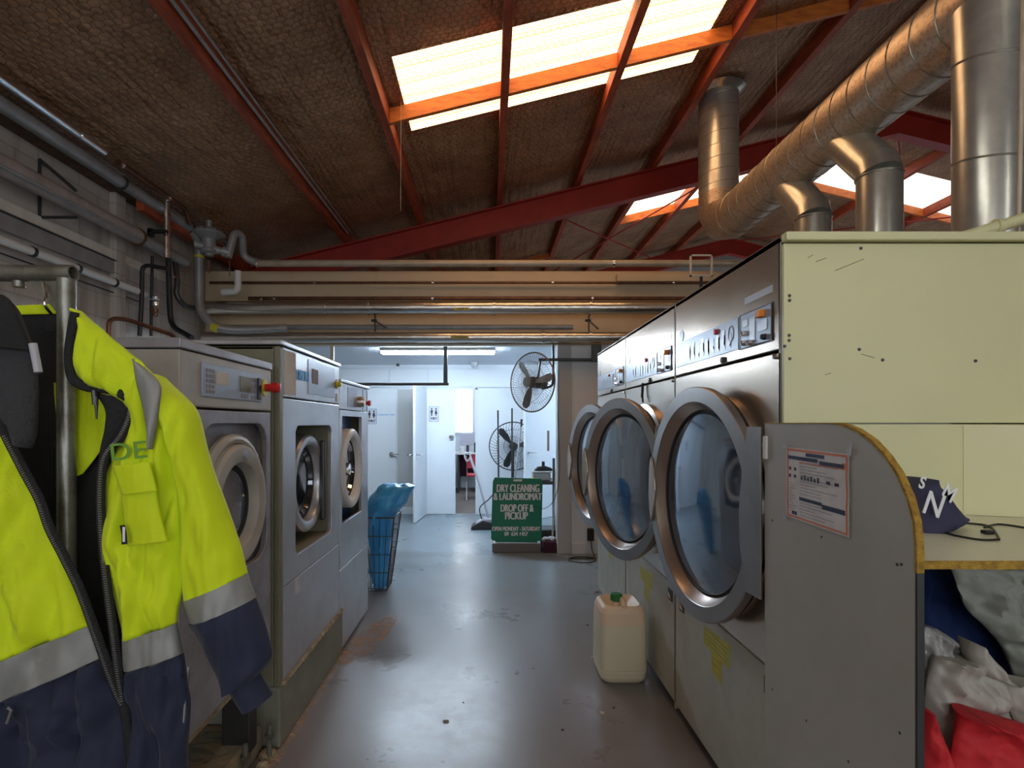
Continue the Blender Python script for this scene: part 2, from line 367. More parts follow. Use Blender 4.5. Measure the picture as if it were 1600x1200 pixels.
def block_mat():
    m, t, b, N, L = nt('painted_blockwork')
    tc = N.new('ShaderNodeTexCoord'); mp = N.new('ShaderNodeMapping'); mp.inputs['Rotation'].default_value = (PI/2, 0, PI/2); L.new(tc.outputs['Object'], mp.inputs[0])
    sp = N.new('ShaderNodeSeparateXYZ'); L.new(tc.outputs['Object'], sp.inputs[0]); cb = N.new('ShaderNodeCombineXYZ'); L.new(sp.outputs[1], cb.inputs[0]); L.new(sp.outputs[2], cb.inputs[1])
    br = N.new('ShaderNodeTexBrick'); br.inputs['Scale'].default_value = 1; br.inputs['Brick Width'].default_value = .4; br.inputs['Row Height'].default_value = .2; br.inputs['Mortar Size'].default_value = .006
    br.inputs['Color1'].default_value = (.46,.42,.37,1); br.inputs['Color2'].default_value = (.50,.45,.40,1); br.inputs['Mortar'].default_value = (.36,.32,.27,1); L.new(cb.outputs[0], br.inputs[0])
    mp2 = N.new('ShaderNodeMapping'); mp2.inputs['Scale'].default_value = (1, 3.5, .5); L.new(tc.outputs['Object'], mp2.inputs[0])
    n = N.new('ShaderNodeTexNoise'); n.inputs['Scale'].default_value = 1.4; n.inputs['Detail'].default_value = 8; L.new(mp2.outputs[0], n.inputs[0])
    r = N.new('ShaderNodeMapRange'); r.inputs[1].default_value = .5; r.inputs[2].default_value = .72; r.inputs[4].default_value = .75; L.new(n.outputs[0], r.inputs[0])
    x = N.new('ShaderNodeMix'); x.data_type = 'RGBA'; x.inputs[7].default_value = (.20,.15,.09,1); L.new(br.outputs[0], x.inputs[6]); L.new(r.outputs[0], x.inputs[0]); L.new(x.outputs[2], b.inputs['Base Color']); b.inputs['Roughness'].default_value = .7
    return m
M['block'] = block_mat()

# ------------------------------------------------------------------ the shell
XL, XR, XRIDGE = -3.28, 13.9, 5.3
YF, YB = -4.5, 13.2
R0, SL = 4.46, .245                                # lining height at X=0 and roof slope
def roofz(x): return R0+SL*x if x <= XRIDGE else R0+SL*XRIDGE-SL*(x-XRIDGE)
struct(MB().box(XL-.2, XR+.2, YF-.2, 9.2, -.1, 0).build('floor', M['floor']))
struct(MB().box(-1.6, 1.4, 9.2, YB, -.1, 0).build('floor_office', M['carpet']))
struct(MB().box(XL-.2, XL, YF-.2, YB+.2, 0, 3.52).build('wall_left', M['block']))
struct(MB().box(XR, XR+.2, YF-.2, YB+.2, 0, 3.6).build('wall_right', M['block']))
g = MB().prism([(XL-.2, 0), (XR+.2, 0), (XR+.2, roofz(XR)), (XRIDGE, roofz(XRIDGE)), (XL-.2, roofz(XL))], YB, YB+.15, 'y'); struct(g.build('wall_back', M['greywall']))
g = MB().prism([(XL-.2, 0), (XR+.2, 0), (XR+.2, roofz(XR)), (XRIDGE, roofz(XRIDGE)), (XL-.2, roofz(XL))], YF-.15, YF, 'y'); struct(g.build('wall_front', M['greywall']))
# roof lining with the skylight openings
SKY = [(-.74, 1.92, 4.17, 5.22), (2.30, 5.1, 8.35, 9.42), (5.6, 8.3, 8.60, 9.62)]
def roof(x0, x1, name):
    xs = sorted(set([x0, x1]+[v for s in SKY for v in s[:2] if x0 < v < x1])); ys = sorted(set([YF, YB]+[v for s in SKY for v in s[2:]]))
    g = MB()
    def sub(l, d):
        o = []
        for a, b in zip(l, l[1:]):
            n = max(1, int((b-a)/d)); o += [a+(b-a)*i/n for i in range(n)]
        return o+[l[-1]]
    X = sub(xs, .11); Y = sub(ys, .22); idx = {}
    for i, x in enumerate(X):
        for j, y in enumerate(Y):
            ph = (x-.13)/1.007; k = abs(sin(PI*ph)); fx = min(1, min([abs(x-e) for s in SKY for e in s[:2] if s[2]-.3 < y < s[3]+.3]+[1])*4); fy = min(1, min([abs(y-e) for s in SKY for e in s[2:] if s[0]-.3 < x < s[1]+.3]+[1])*4)
            sag = (-.035*k+.03*(noise.noise((x*2, y*1.2, 0))))*fx*fy
            g.v.append((x, y, roofz(x)+sag)); idx[i, j] = len(g.v)-1
    for i in range(len(X)-1):
        for j in range(len(Y)-1):
            cx = (X[i]+X[i+1])/2; cy = (Y[j]+Y[j+1])/2
            if any(s[0] < cx < s[1] and s[2] < cy < s[3] for s in SKY): continue
            g.f.append((idx[i,j], idx[i+1,j], idx[i+1,j+1], idx[i,j+1])); g.m.append(0)
    return struct(g.build(name, M['lining'], smooth=True, auto=80))
roof(XL-.2, XRIDGE, 'ceiling'); roof(XRIDGE, XR+.2, 'ceiling_right')
def skylight(s, m, lab):
    g = MB(); nx = 4; ny = 90; vs = []; fs = []
    for j in range(ny+1):
        y = s[2]-.2+(s[3]-s[2]+.4)*j/ny
        for i in range(nx+1):
            x = s[0]-.2+(s[1]-s[0]+.4)*i/nx; vs.append((x, y, roofz(x)+.05+.016*sin(y*2*PI/.2)))
    for j in range(ny):
        for i in range(nx): a = j*(nx+1)+i; fs.append((a, a+1, a+nx+2, a+nx+1))
    g.add(vs, fs); o = g.build('skylight', m, smooth=True); tag(o, lab, 'skylight'); return o
skylight(SKY[0], M['skyw'], 'large corrugated translucent roof sheet glowing warm above the aisle')
skylight(SKY[1], M['skyw2'], 'small glowing roof sheet seen beyond the red steel rafter, left of the long duct')
skylight(SKY[2], M['skyc'], 'pale corrugated roof sheet beyond the duct branches on the far roof slope')
# chicken wire across the big skylight
g = MB(); c = .060; rr = .0019; s = SKY[0]; hh = c/math.sqrt(3)
ny = int((s[3]-s[2]+.1)/(hh*1.5))+1; nx = int((s[1]-s[0]+.1)/c)+1
for j in range(ny):
    for i in range(nx):
        cx = s[0]-.05+c*(i+(j % 2)*.5); cy = s[2]-.05+hh*1.5*j
        P = [(cx, cy+hh), (cx+c/2, cy+hh/2), (cx+c/2, cy-hh/2), (cx, cy-hh)]
        for a, b in zip(P, P[1:]):
            g.tube([(a[0], a[1], roofz(a[0])-.006), (b[0], b[1], roofz(b[0])-.006)], rr, 3, caps=False)
tag(g.build('wire_netting', M['timberdk']), 'hexagonal wire netting stretched across the big warm skylight', 'netting')['kind'] = 'stuff'
# purlins (along Y) and noggings (along X)
PX = [-1.86, -.90, .13, 1.14, 2.13, 3.14, 4.14]
plab = ['brown roof purlin nearest the left wall with grey conduit beside it', 'slim dark red purlin along the left edge of the big skylight', 'red timber purlin crossing the middle of the big skylight',
        'orange-lit timber purlin crossing the right half of the big skylight', 'thick red purlin just right of the big skylight, meeting the vertical duct', 'dark red purlin passing above the long horizontal duct', 'dark red purlin furthest right on the near slope, behind the duct']
for x, lb in zip(PX, plab):
    z = roofz(x)-.16
    tag(MB().box(x-.035, x+.035, .2, YB-.1, z, z+.15).build('roof_purlin', M['timber'], bevel=.004), lb, 'roof beam', 'timber purlins under the roof lining')
for i, x in enumerate([6.46, 7.5, 8.5, 9.5]):
    z = roofz(x)-.16
    tag(MB().box(x-.035, x+.035, 3, YB-.1, z, z+.15).build('roof_purlin', M['timber'], bevel=.004), 'dark red purlin on the far roof slope beyond the ridge', 'roof beam', 'purlins on the far roof slope')
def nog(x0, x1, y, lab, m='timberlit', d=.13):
    vs = []
    for x in (x0, x1):
        z = roofz(x)-.155
        vs += [(x, y-.022, z), (x, y+.022, z), (x, y+.022, z+d), (x, y-.022, z+d)]
    g = MB().add(vs, [(0,1,2,3), (7,6,5,4), (0,4,5,1), (1,5,6,2), (2,6,7,3), (3,7,4,0)])
    tag(g.build('roof_nogging', M[m], bevel=.004), lab, 'roof beam', 'noggings between the purlins')
nl = ['orange nogging under the left bay of the big skylight', 'orange nogging under the middle bay of the big skylight', 'orange nogging under the right bay of the big skylight', 'brown nogging right of the big skylight above the vertical duct', 'dim brown nogging ending near the long duct at the top of the picture']
xs = [-.90, .13, 1.14, 2.13, 3.14, 4.14]
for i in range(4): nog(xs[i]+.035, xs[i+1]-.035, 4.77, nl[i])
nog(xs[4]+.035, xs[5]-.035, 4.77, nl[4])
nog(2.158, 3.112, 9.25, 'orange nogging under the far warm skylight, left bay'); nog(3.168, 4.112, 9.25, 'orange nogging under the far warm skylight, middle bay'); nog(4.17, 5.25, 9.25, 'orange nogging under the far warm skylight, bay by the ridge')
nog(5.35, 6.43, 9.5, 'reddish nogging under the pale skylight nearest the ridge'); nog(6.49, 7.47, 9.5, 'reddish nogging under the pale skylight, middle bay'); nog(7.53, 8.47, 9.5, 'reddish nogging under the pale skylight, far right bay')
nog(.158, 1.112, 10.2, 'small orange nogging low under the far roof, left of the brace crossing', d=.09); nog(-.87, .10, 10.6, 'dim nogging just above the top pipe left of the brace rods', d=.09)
# steel portal rafters
def rafter(Y, lab, w=.075, d=.33):
    e = thing('steel_rafter', lab, 'roof beam', (XRIDGE, Y, roofz(XRIDGE)-.5))
    for sgn, xa in ((-1, XL+.02), (1, XR-.3)):
        for nm, o0, o1, ww in (('flange', 0, .018, w), ('web', .018, d-.018, .008), ('flange', d-.018, d, w)):
            vs = []
            for x in (XRIDGE, xa):
                z = roofz(x)-.165
                for yy, oo in ((Y-ww, o1), (Y+ww, o1), (Y+ww, o0), (Y-ww, o0)): vs.append((x, yy, z-oo))
            MB().add(vs, [(0,1,2,3), (7,6,5,4), (0,4,5,1), (1,5,6,2), (2,6,7,3), (3,7,4,0)]).build(nm, M['cylred'], e)
    return e
rafter(7.2, 'big red steel rafter rising from left to right across the roof')
rafter(12.2, 'distant dark red steel rafter low behind the far end of the duct')
for p, q, lb in (((.6,7.3),(3.6,12.1),'thin red brace rod falling to the right behind the steel rafter'), ((3.6,7.3),(.6,12.1),'thin red brace rod rising to the right behind the steel rafter'),
                 ((9.2,7.3),(5.4,12.1),'red brace rod between the duct branches on the far slope'), ((5.4,7.3),(9.2,12.1),'red brace rod crossing below the pale skylight')):
    tag(MB().tube([(p[0], p[1], roofz(p[0])-.22), (q[0], q[1], roofz(q[0])-.22)], .013, 8).build('brace_rod', M['cylred'], smooth=True), lb, 'brace rod', 'diagonal brace rods under the far roof')
# wall plate, edge timbers
tag(MB().box(XL, XL+.12, .3, 7.1, 3.50, 3.60).build('wall_plate', M['timberdk'], bevel=.005), 'rough brown timber plate along the top of the left wall', 'timber')
tag(MB().box(XL+.13, XL+.2, 4.9, 7.1, 3.40, 3.56).build('eaves_beam', M['timber'], bevel=.005), 'dark red timber beam under the eaves above the regulator', 'roof beam')
tag(MB().tube([(-1.80, 1.5, roofz(-1.8)-.13), (-1.78, 6.9, roofz(-1.8)-.13)], .014, 10).tube([(-1.755, 1.5, roofz(-1.8)-.11), (-1.745, 6.9, roofz(-1.8)-.11)], .009, 8).build('conduit', M['pipegrey'], smooth=True), 'pair of grey conduits running beside the brown purlin', 'conduit')
tag(MB().tube([(-.76, 4.72, 4.27), at(626, 330, 4.75)], .0015, 6).build('hanging_string', M['paper']), 'thin pale string hanging from the roof left of the skylight', 'string')

# ------------------------------------------------------------------ bulkhead, back zone
struct(MB().box(XL, 3.2, 6.35, 6.5, 2.41, 3.26).build('wall_bulkhead', M['creamwall'], bevel=.004))
struct(MB().box(1.45, 3.2, 6.25, 6.349, 3.12, 3.2).build('trim_1', M['creamwall']))
struct(MB().box(XL, 3.2, 6.5, 9.2, 2.48, 2.55).build('ceiling_back', M['ceil']))
struct(MB().box(XL, -1.03, 9.15, 9.3, 0, 2.48).box(-1.03, -.235, 9.15, 9.3, 2.09, 2.48).box(-.235, 3.2, 9.15, 9.3, 0, 2.48).build('wall_far', M['whitewall']))
struct(MB().box(.94, 3.2, 6.36, 6.48, 0, 2.41).build('wall_partition', M['whitewall']))
struct(MB().box(.78, .94, 6.33, 6.50, 0, 2.41).build('trim_2', M['greywall'], bevel=.006))
struct(MB().box(.95, 1.6, 6.34, 6.36, 0, .12).build('baseboard_right', M['whitewall'], bevel=.004))
struct(MB().box(-1.53, -1.05, 9.13, 9.15, 0, .12).build('baseboard_far', M['whitewall'], bevel=.004))
struct(MB().box(3.1, 3.2, 6.5, 9.15, 0, 2.48).build('wall_side', M['whitewall']))
struct(MB().box(-1.53, -1.05, 9.135, 9.149, .12, 2.07).build('trim_3', M['greywall']))
# cornice and wall panel lines above the doors
g = MB()
for x in (-1.66, -1.02): g.box(x-.012, x+.012, 9.12, 9.149, 2.14, 2.42)
g.box(-2.9, -.2, 9.12, 9.149, 2.41, 2.45).box(-2.9, .9, 9.12, 9.149, 2.10, 2.13)
struct(g.build('trim_4', M['ceil']))
# toilet doors
def signplate(parent, cx, cz, Y, k=1.0):
    sg = tag(MB().box(cx-.085, cx+.085, Y-.004, Y, cz-.13, cz+.13).build('toilet_sign', M['paperwhite']), parent[0], 'sign', 'toilet door signs')
    g = MB(); b = .006
    g.box(cx-.08, cx+.08, Y-.006, Y-.0045, cz+.118, cz+.124).box(cx-.08, cx+.08, Y-.006, Y-.0045, cz-.124, cz-.118).box(cx-.08, cx-.074, Y-.006, Y-.0045, cz-.12, cz+.12).box(cx+.074, cx+.08, Y-.006, Y-.0045, cz-.12, cz+.12)
    g.build('border', M['blueink'], sg)
    g = MB()
    for i, px in enumerate((cx-.036, cx+.036)):
        g.lathe([(0, 0), (.014, 0), (.014, .002), (0, .002)], (px, Y-.0068, cz+.085), 'y', 12)
        if i == 0: g.prism([(px-.02, cz+.065), (px+.02, cz+.065), (px+.02, cz+.02), (px+.01, cz+.015), (px+.01, cz-.03), (px-.01, cz-.03), (px-.01, cz+.015), (px-.02, cz+.02)], Y-.0068, Y-.0045, 'y')
        else: g.prism([(px-.01, cz+.065), (px+.01, cz+.065), (px+.026, cz+.0), (px+.008, cz), (px+.008, cz-.03), (px-.008, cz-.03), (px-.008, cz), (px-.026, cz)], Y-.0068, Y-.0045, 'y')
    g.build('pictogram', M['ink'], sg)
    text('TOILET', .055, M['ink'], sg, (cx, Y-.006, cz-.075), (1,0,0), (0,0,1), fit=.12, bold=.0025)
def lever(parent, p, d=(0,-1,0)):
    P = Vector(p); D = Vector(d); s_ = Vector((0,0,1)).cross(D).normalized()
    g = MB().tube([P, P+D*.012], .034, 14).tube([P+D*.01, P+D*.06], .013, 8).tube([P+D*.06, P+D*.06+s_*.13], .012, 8)
    return g.build('lever_handle', M['chrome'], parent, smooth=True)
d1 = struct(MB().box(-2.45, -1.55, 9.11, 9.148, .01, 2.07).build('door_1', M['whitewall'], bevel=.003))
lever(d1, (-1.62, 9.11, 1.0)); signplate(('white toilet sign on the left door beside the last washer',), -1.95, 1.62, 9.108)
text('Customer Use', .05, M['blueink'], d1, (-1.72, 9.108, 1.65), (1,0,0), (0,0,1), name='handwriting')
# open leaf seen nearly edge-on
hx, hy = -1.05, 9.12; fx, fy = -1.135, 8.28
g = MB(); dv = Vector((fx-hx, fy-hy, 0)).normalized(); nv = Vector((-dv.y, dv.x, 0))*.018
vs = []
for P in (Vector((hx, hy, 0)), Vector((fx, fy, 0))):
    for sgn in (-1, 1):
        for z in (.01, 2.07): vs.append(tuple(P+nv*sgn+Vector((0,0,z))))
g.add(vs, [(0,1,3,2), (4,6,7,5), (0,4,5,1), (2,3,7,6), (0,2,6,4), (1,5,7,3)])
d2 = struct(g.build('door_2', M['whitewall'], bevel=.002))
lever(d2, Vector((fx, fy, 1.03))-dv*.06+nv, nv.normalized()); lever(d2, Vector((fx, fy, 1.03))-dv*.06-nv, -nv.normalized())
d3 = struct(MB().box(-1.03, -.565, 9.09, 9.125, .01, 2.07).build('door_3', M['whitewall'], bevel=.003))
MB().lathe([(0, -.07), (.03, -.07), (.042, -.05), (.025, -.02), (.042, -.004), (.042, 0)], (-.635, 9.09, 1.28), 'y', 18).build('door_knob', M['chrome'], d3, smooth=True)
signplate(('white toilet sign on the sliding door left of the office opening',), -.92, 1.66, 9.088)
struct(MB().box(-1.06, -1.03, 9.08, 9.15, 0, 2.11).box(-.235, -.205, 9.13, 9.15, 0, 2.11).box(-1.06, -.205, 9.13, 9.15, 2.07, 2.11).build('trim_5', M['whitewall']))
# bright leaf on the right
g = MB(); A = Vector((.53, 8.35, 0)); B = Vector((1.12, 9.0, 0)); dv = (B-A).normalized(); nv = Vector((-dv.y, dv.x, 0))*.018; vs = []
for P in (A, B):
    for sgn in (-1, 1):
        for z in (.01, 2.20): vs.append(tuple(P+nv*sgn+Vector((0,0,z))))
g.add(vs, [(0,1,3,2), (4,6,7,5), (0,4,5,1), (2,3,7,6), (0,2,6,4), (1,5,7,3)])
d4 = struct(g.build('door_4', M['whitewall'], bevel=.002))
lever(d4, A+dv*.07-nv+Vector((0,0,1.06)), -nv.normalized())
# office beyond
struct(MB().box(-1.6, -1.5, 9.3, YB, 0, 2.5).box(1.3, 1.4, 9.3, YB, 0, 2.5).build('wall_office_sides', M['whitewall']))
struct(MB().box(-1.5, 1.3, 12.9, 13.0, 0, 2.5).build('wall_office_back', M['whitewall']))
struct(MB().box(-1.5, 1.3, 9.3, 12.9, 2.5, 2.56).build('ceiling_office', M['ceil']))
wi = struct(MB().box(-.86, -.40, 12.86, 12.895, 1.30, 2.35).build('window_1', M['office'])); MB().box(-.90, -.86, 12.84, 12.895, 1.26, 2.39).box(-.40, -.36, 12.84, 12.895, 1.26, 2.39).box(-.9, -.36, 12.84, 12.895, 1.26, 1.3).build('window_frame', M['whitewall'], wi)
e = thing('office_desk', 'white-topped desk seen through the office opening', 'desk', (-.3, 12.2, 0))
MB().box(-1.2, .9, 11.9, 12.6, .83, .87).build('desk_top', M['deskwhite'], e, bevel=.004)
for x in (-1.1, -.68, -.25, .75): MB().box(x-.02, x+.02, 11.95, 12.55, 0, .83).build('leg', M['darkmetal'], e)
MB().box(-.66, -.27, 12.5, 12.53, .3, .83).build('modesty_panel', M['maroon'], e)
e = thing('desk_monitor', 'small grey computer screen on the office desk', 'computer monitor', (-.45, 12.3, .87))
MB().box(-.66, -.33, 12.28, 12.31, 1.02, 1.28).build('screen', M['screen'], e, bevel=.005); MB().box(-.52, -.46, 12.27, 12.33, .87, 1.02).build('stand', M['darkmetal'], e)
tag(MB().box(-.34, -.20, 12.0, 12.3, .87, 1.08).build('black_box', M['black'], bevel=.01), 'small black device on the desk beside the screen', 'device')
tag(MB().lathe([(0,.0),(.04,0),(.05,.12),(.03,.13),(.0,.13)], (-.60, 12.0, .87), 'z', 14).build('desk_cup', M['white'], smooth=True), 'white cup on the front edge of the office desk', 'cup')
e = thing('folding_chair', 'red folding chair with chrome frame inside the office', 'chair', (-.2, 10.9, 0))
for x in (-.45, -.03): MB().tube(smoothpath([(x, 11.2, 0), (x, 11.0, .45), (x, 10.85, .86)]), .012, 8).build('leg', M['chrome'], e, smooth=True); MB().tube([(x, 10.75, 0), (x, 11.15, .46)], .012, 8).build('leg', M['chrome'], e, smooth=True)
MB().box(-.45, -.03, 10.9, 11.28, .45, .49).build('seat', M['chairred'], e, bevel=.015)
MB().prism([(-.45, .62), (-.03, .62), (-.03, .80), (-.12, .9), (-.34, .9), (-.45, .80)], 10.83, 10.87, 'y').build('backrest', M['chairred'], e, bevel=.01)
# fluorescent fitting
e = thing('ceiling_light', 'long glowing double fluorescent fitting under the back ceiling', 'ceiling light', (-.7, 7.2, 2.48))
MB().box(-1.42, .07, 7.1, 7.32, 2.445, 2.48).build('housing', M['white'], e, bevel=.005)
for y in (7.15, 7.27): MB().tube([(-1.41, y, 2.43), (.06, y, 2.43)], .016, 12).build('tube', M['tube'], e, smooth=True)
e = thing('ceiling_light', 'second fluorescent fitting, hidden to the right behind the partition', 'ceiling light', (2.2, 8, 2.48))
MB().box(1.5, 2.9, 7.9, 8.1, 2.445, 2.48).build('housing', M['white'], e); MB().tube([(1.5, 8, 2.43), (2.9, 8, 2.43)], .016, 12).build('tube', M['tube'], e)
e = thing('ceiling_light', 'office fluorescent fitting above the desk', 'ceiling light', (0, 11, 2.5))
MB().box(-.6, .8, 10.9, 11.1, 2.46, 2.5).build('housing', M['white'], e); MB().tube([(-.6, 11, 2.445), (.8, 11, 2.445)], .016, 12).build('tube', M['tube'], e)
e = tag(MB().lathe([(0, -.09), (.03, -.085), (.055, -.06), (.06, -.03), (.06, 0), (0, 0)], (-.24, 8.75, 2.48), 'z', 18).build('dome_camera', M['tub'], smooth=True), 'small dome camera on the back ceiling right of the light', 'security camera')
tag(MB().tube([(-1.50, 9.0, 2.44), (-1.50, 9.0, 2.48)], .025, 12).build('sprinkler', M['darkmetal']), 'tiny dark sensor on the back ceiling above the toilet doors', 'sensor')

# hanging rails of the back zone
e = thing('hanging_rail', 'dark square rail hanging from the ceiling in front of the toilet doors', 'rail', (-.56, 7.0, 2.48))
MB().box(-1.95, -.52, 6.98, 7.02, 1.985, 2.02).build('bar', M['darkmetal'], e, bevel=.004)
MB().box(-.585, -.535, 6.975, 7.025, 2.0, 2.48).build('post', M['darkmetal'], e, bevel=.004)
tag(MB().box(-1.90, -1.86, 6.56, 6.60, 2.16, 2.48).build('ceiling_post', M['pipecream'], bevel=.004), 'short brown post dropping from the ceiling behind the middle washer', 'post')
e = thing('fan_rail', 'dark metal rail carrying the ceiling fan beside the partition', 'rail', (.8, 6.28, 2.40))
MB().tube([(.56, 6.28, 2.23), (1.28, 6.28, 2.23)], .017, 10).build('bar', M['darkmetal'], e, smooth=True)
MB().tube(smoothpath([(.725, 6.28, 2.40), (.725, 6.28, 2.2), (.725, 6.28, 2.0), (.70, 6.29, 1.93), (.60, 6.32, 1.90)]), .014, 8).build('bracket', M['darkmetal'], e, smooth=True)
MB().box(1.17, 1.27, 6.25, 6.335, 2.21, 2.40).build('end_plate', M['darkmetal'], e, bevel=.004)

def fan_cage(parent, c, R, yaw, depth=.10, nsp=36, m='black'):
    xf = Matrix.Translation(c) @ Matrix.Rotation(yaw, 4, 'Z')
    def ring(r, y, t, n=40): return [(r*cos(2*PI*i/n), y, r*sin(2*PI*i/n)) for i in range(n)]
    g = MB(); g.xf = xf
    g.tube(ring(R, 0, 0), .009, 6, closed=True); g.build('cage_rim', M[m], parent, smooth=True)
    g = MB(); g.xf = xf
    for i in range(nsp):
        q = 2*PI*i/nsp; q2 = q+.25
        for s_ in (-1, 1):
            g.tube([(R*cos(q), 0, R*sin(q)), (R*.75*cos(q2*.5+q*.5), s_*depth*.7, R*.75*sin(q2*.5+q*.5)), (R*.16*cos(q2), s_*depth, R*.16*sin(q2))], .0018, 4, caps=False)
    for r in (.4, .7):
        for s_ in (-1, 1): g.tube(ring(R*r, s_*depth*(.95 if r < .5 else .78), 0), .002, 4, closed=True)
    g.build('wire_cage', M[m], parent)
    g = MB(); g.xf = xf; g.lathe([(0, -depth-.008), (R*.17, -depth-.006), (R*.17, -depth+.004), (0, -depth+.004)], (0,0,0), 'y', 24); g.build('badge', M['fangrey' if m != 'black' else 'black'], parent, smooth=True)
    g = MB(); g.xf = xf
    for k in range(3):
        a = 2*PI*k/3+.05*PI
        pts = []; 
        for (r, w, tw) in ((.1, .05, .5), (.45, .20, .4), (.8, .24, .3), (.92, .12, .2)):
            for sg in (-1, 1):
                u = R*r; v = sg*R*w*.6; pts.append((u*cos(a)-v*sin(a), sg*R*w*tw*.5, u*sin(a)+v*cos(a)))
        g.add(pts, [(0,1,3,2), (2,3,5,4), (4,5,7,6)])
    g.build('blades', M['black' if m == 'black' else 'fangrey'], parent, solid=.004)
    g = MB(); g.xf = xf; g.lathe([(0, depth+.14), (.05, depth+.13), (.065, depth+.05), (.065, 0), (.03, -.02), (0, -.02)], (0,0,0), 'y', 20); g.build('motor', M['black'], parent, smooth=True)
e = thing('hanging_fan', 'large round fan hanging from the rail near the partition, turned sideways', 'fan', (.48, 6.25, 2.2))
fan_cage(e, (.48, 6.22, 1.968), .335, math.radians(-47), .085, 64, 'fangrey')
MB().tube([(.55, 6.28, 2.0), (.58, 6.28, 2.23)], .014, 8).build('yoke', M['darkmetal'], e, smooth=True)
e = thing('pedestal_fan', 'black wire-cage pedestal fan standing behind the green board', 'fan', (.38, 8.85, 0))
fan_cage(e, (.38, 8.80, 1.14), .385, 0, .09, 44)
MB().tube([(.38, 8.93, 0), (.38, 8.93, 1.14)], .018, 10).build('pole', M['black'], e, smooth=True)
MB().lathe([(0, 0), (.2, 0), (.2, .03), (.05, .05), (0, .05)], (.38, 8.93, 0), 'z', 24).build('base', M['black'], e, smooth=True)

# ------------------------------------------------------------------ green board and its neighbours
e = thing('sandwich_board', 'green dry cleaning and laundromat board standing on a grey base', 'sign', (.31, 6.5, 0))
yb = 6.42
def sgn_pt(x, y): p = at(x, y, yb); return (p[0], p[2])
c_ = [sgn_pt(767, 842), sgn_pt(770, 752), sgn_pt(773, 746), (sgn_pt(845, 748)[0], sgn_pt(845, 748)[1]), sgn_pt(848, 753), sgn_pt(846, 848), sgn_pt(772, 847)]
MB().prism(c_, yb, yb+.02, 'y').build('board', M['green'], e, bevel=.003)
for s_, cap, x0, x1, y in (('DRY CLEANING', 12, 776, 843, 763.5), ('& LAUNDROMAT', 11, 771, 847, 776.5), ('DROP OFF &', 11.5, 782, 834, 794.5), ('PICKUP', 11.5, 789, 825, 806.5), ('OPEN MONDAY - SATURDAY', 6.6, 769, 844, 826.5), ('09  634 1457', 6.2, 788, 825, 834.5)):
    p = at((x0+x1)/2, y, yb-.002); k = yb/F; text(s_, cap*k/.70, M['signwhite'], e, (p[0], yb-.002, p[2]), (1,0,0), (0,0,1), fit=(x1-x0)*k, bold=.0045 if cap > 8 else .0026)
g = MB(); p = at(809, 750.5, yb); g.box(p[0]-.05, p[0]+.05, yb-.004, yb-.001, p[2]-.012, p[2]+.012); g.build('hand_slot', M['signwhite'], e, bevel=.008)
MB().box(.03, .60, 6.40, 6.72, 0, .105).build('base', M['ply'], e, bevel=.01)
for x in (.05, .575): MB().box(x-.02, x+.02, yb-.01, yb+.03, .10, .135).build('bracket', M['chrome'], e, bevel=.004)
# floor sweeper
e = thing('floor_sweeper', 'upright sweeper with silver handle and black head left of the green board', 'sweeper', (-.1, 7.9, 0))
MB().prism([(-.27, 0), (.05, 0), (.05, .10), (-.10, .13), (-.25, .05)], 7.75, 8.0, 'y').build('head', M['black'], e, bevel=.015)
MB().prism([(-.22, .055), (.03, .10), (.03, .15), (-.08, .16), (-.18, .10)], 7.78, 7.97, 'y').build('cover', M['tub'], e, bevel=.015)
MB().tube([(-.01, 7.88, .13), (-.14, 7.9, .62), (-.28, 7.95, 1.02)], .018, 10).build('handle', M['tub'], e, smooth=True)
MB().tube(smoothpath([(-.27, 7.95, 1.0), (-.30, 7.95, 1.08), (-.36, 7.95, 1.05), (-.33, 7.95, .96), (-.27, 7.95, 1.0)]), .012, 8).build('grip', M['tub'], e, smooth=True)
MB().tube(smoothpath([(-.10, 7.86, .1), (-.14, 7.8, .3), (-.02, 7.8, .42), (.05, 7.8, .5)]), .008, 8).build('hose', M['black'], e, smooth=True)
for x0, x1, yt, yy, c1, lb in ((778, 780, 641, 7.3, 'darkmetal', 'dark broom handle with hook standing left of the pedestal fan'), (800, 800, 638, 7.35, 'darkmetal', 'dark mop handle with small hook in front of the pedestal fan'), (815, 800, 655, 7.2, 'tub', 'silver mop pole leaning behind the green board')):
    t = at(x0, yt, yy); e = thing('mop', lb, 'mop', (t[0], yy, 0), 'mops and brooms behind the green board')
    b = at(x1, 830, yy); MB().tube([t, (b[0]-(.04 if x0 == 815 else 0), yy-.02, .04)], .011, 8).build('handle', M[c1], e, smooth=True)
    MB().box(b[0]-.10, b[0]+.06, yy-.05, yy+.02, 0, .06).build('mop_head', M['tub'], e, bevel=.015)
    if x0 == 815: MB().tube([t, (t[0]-.006, yy, t[2]-.10)], .014, 8).build('grip', M['black'], e)
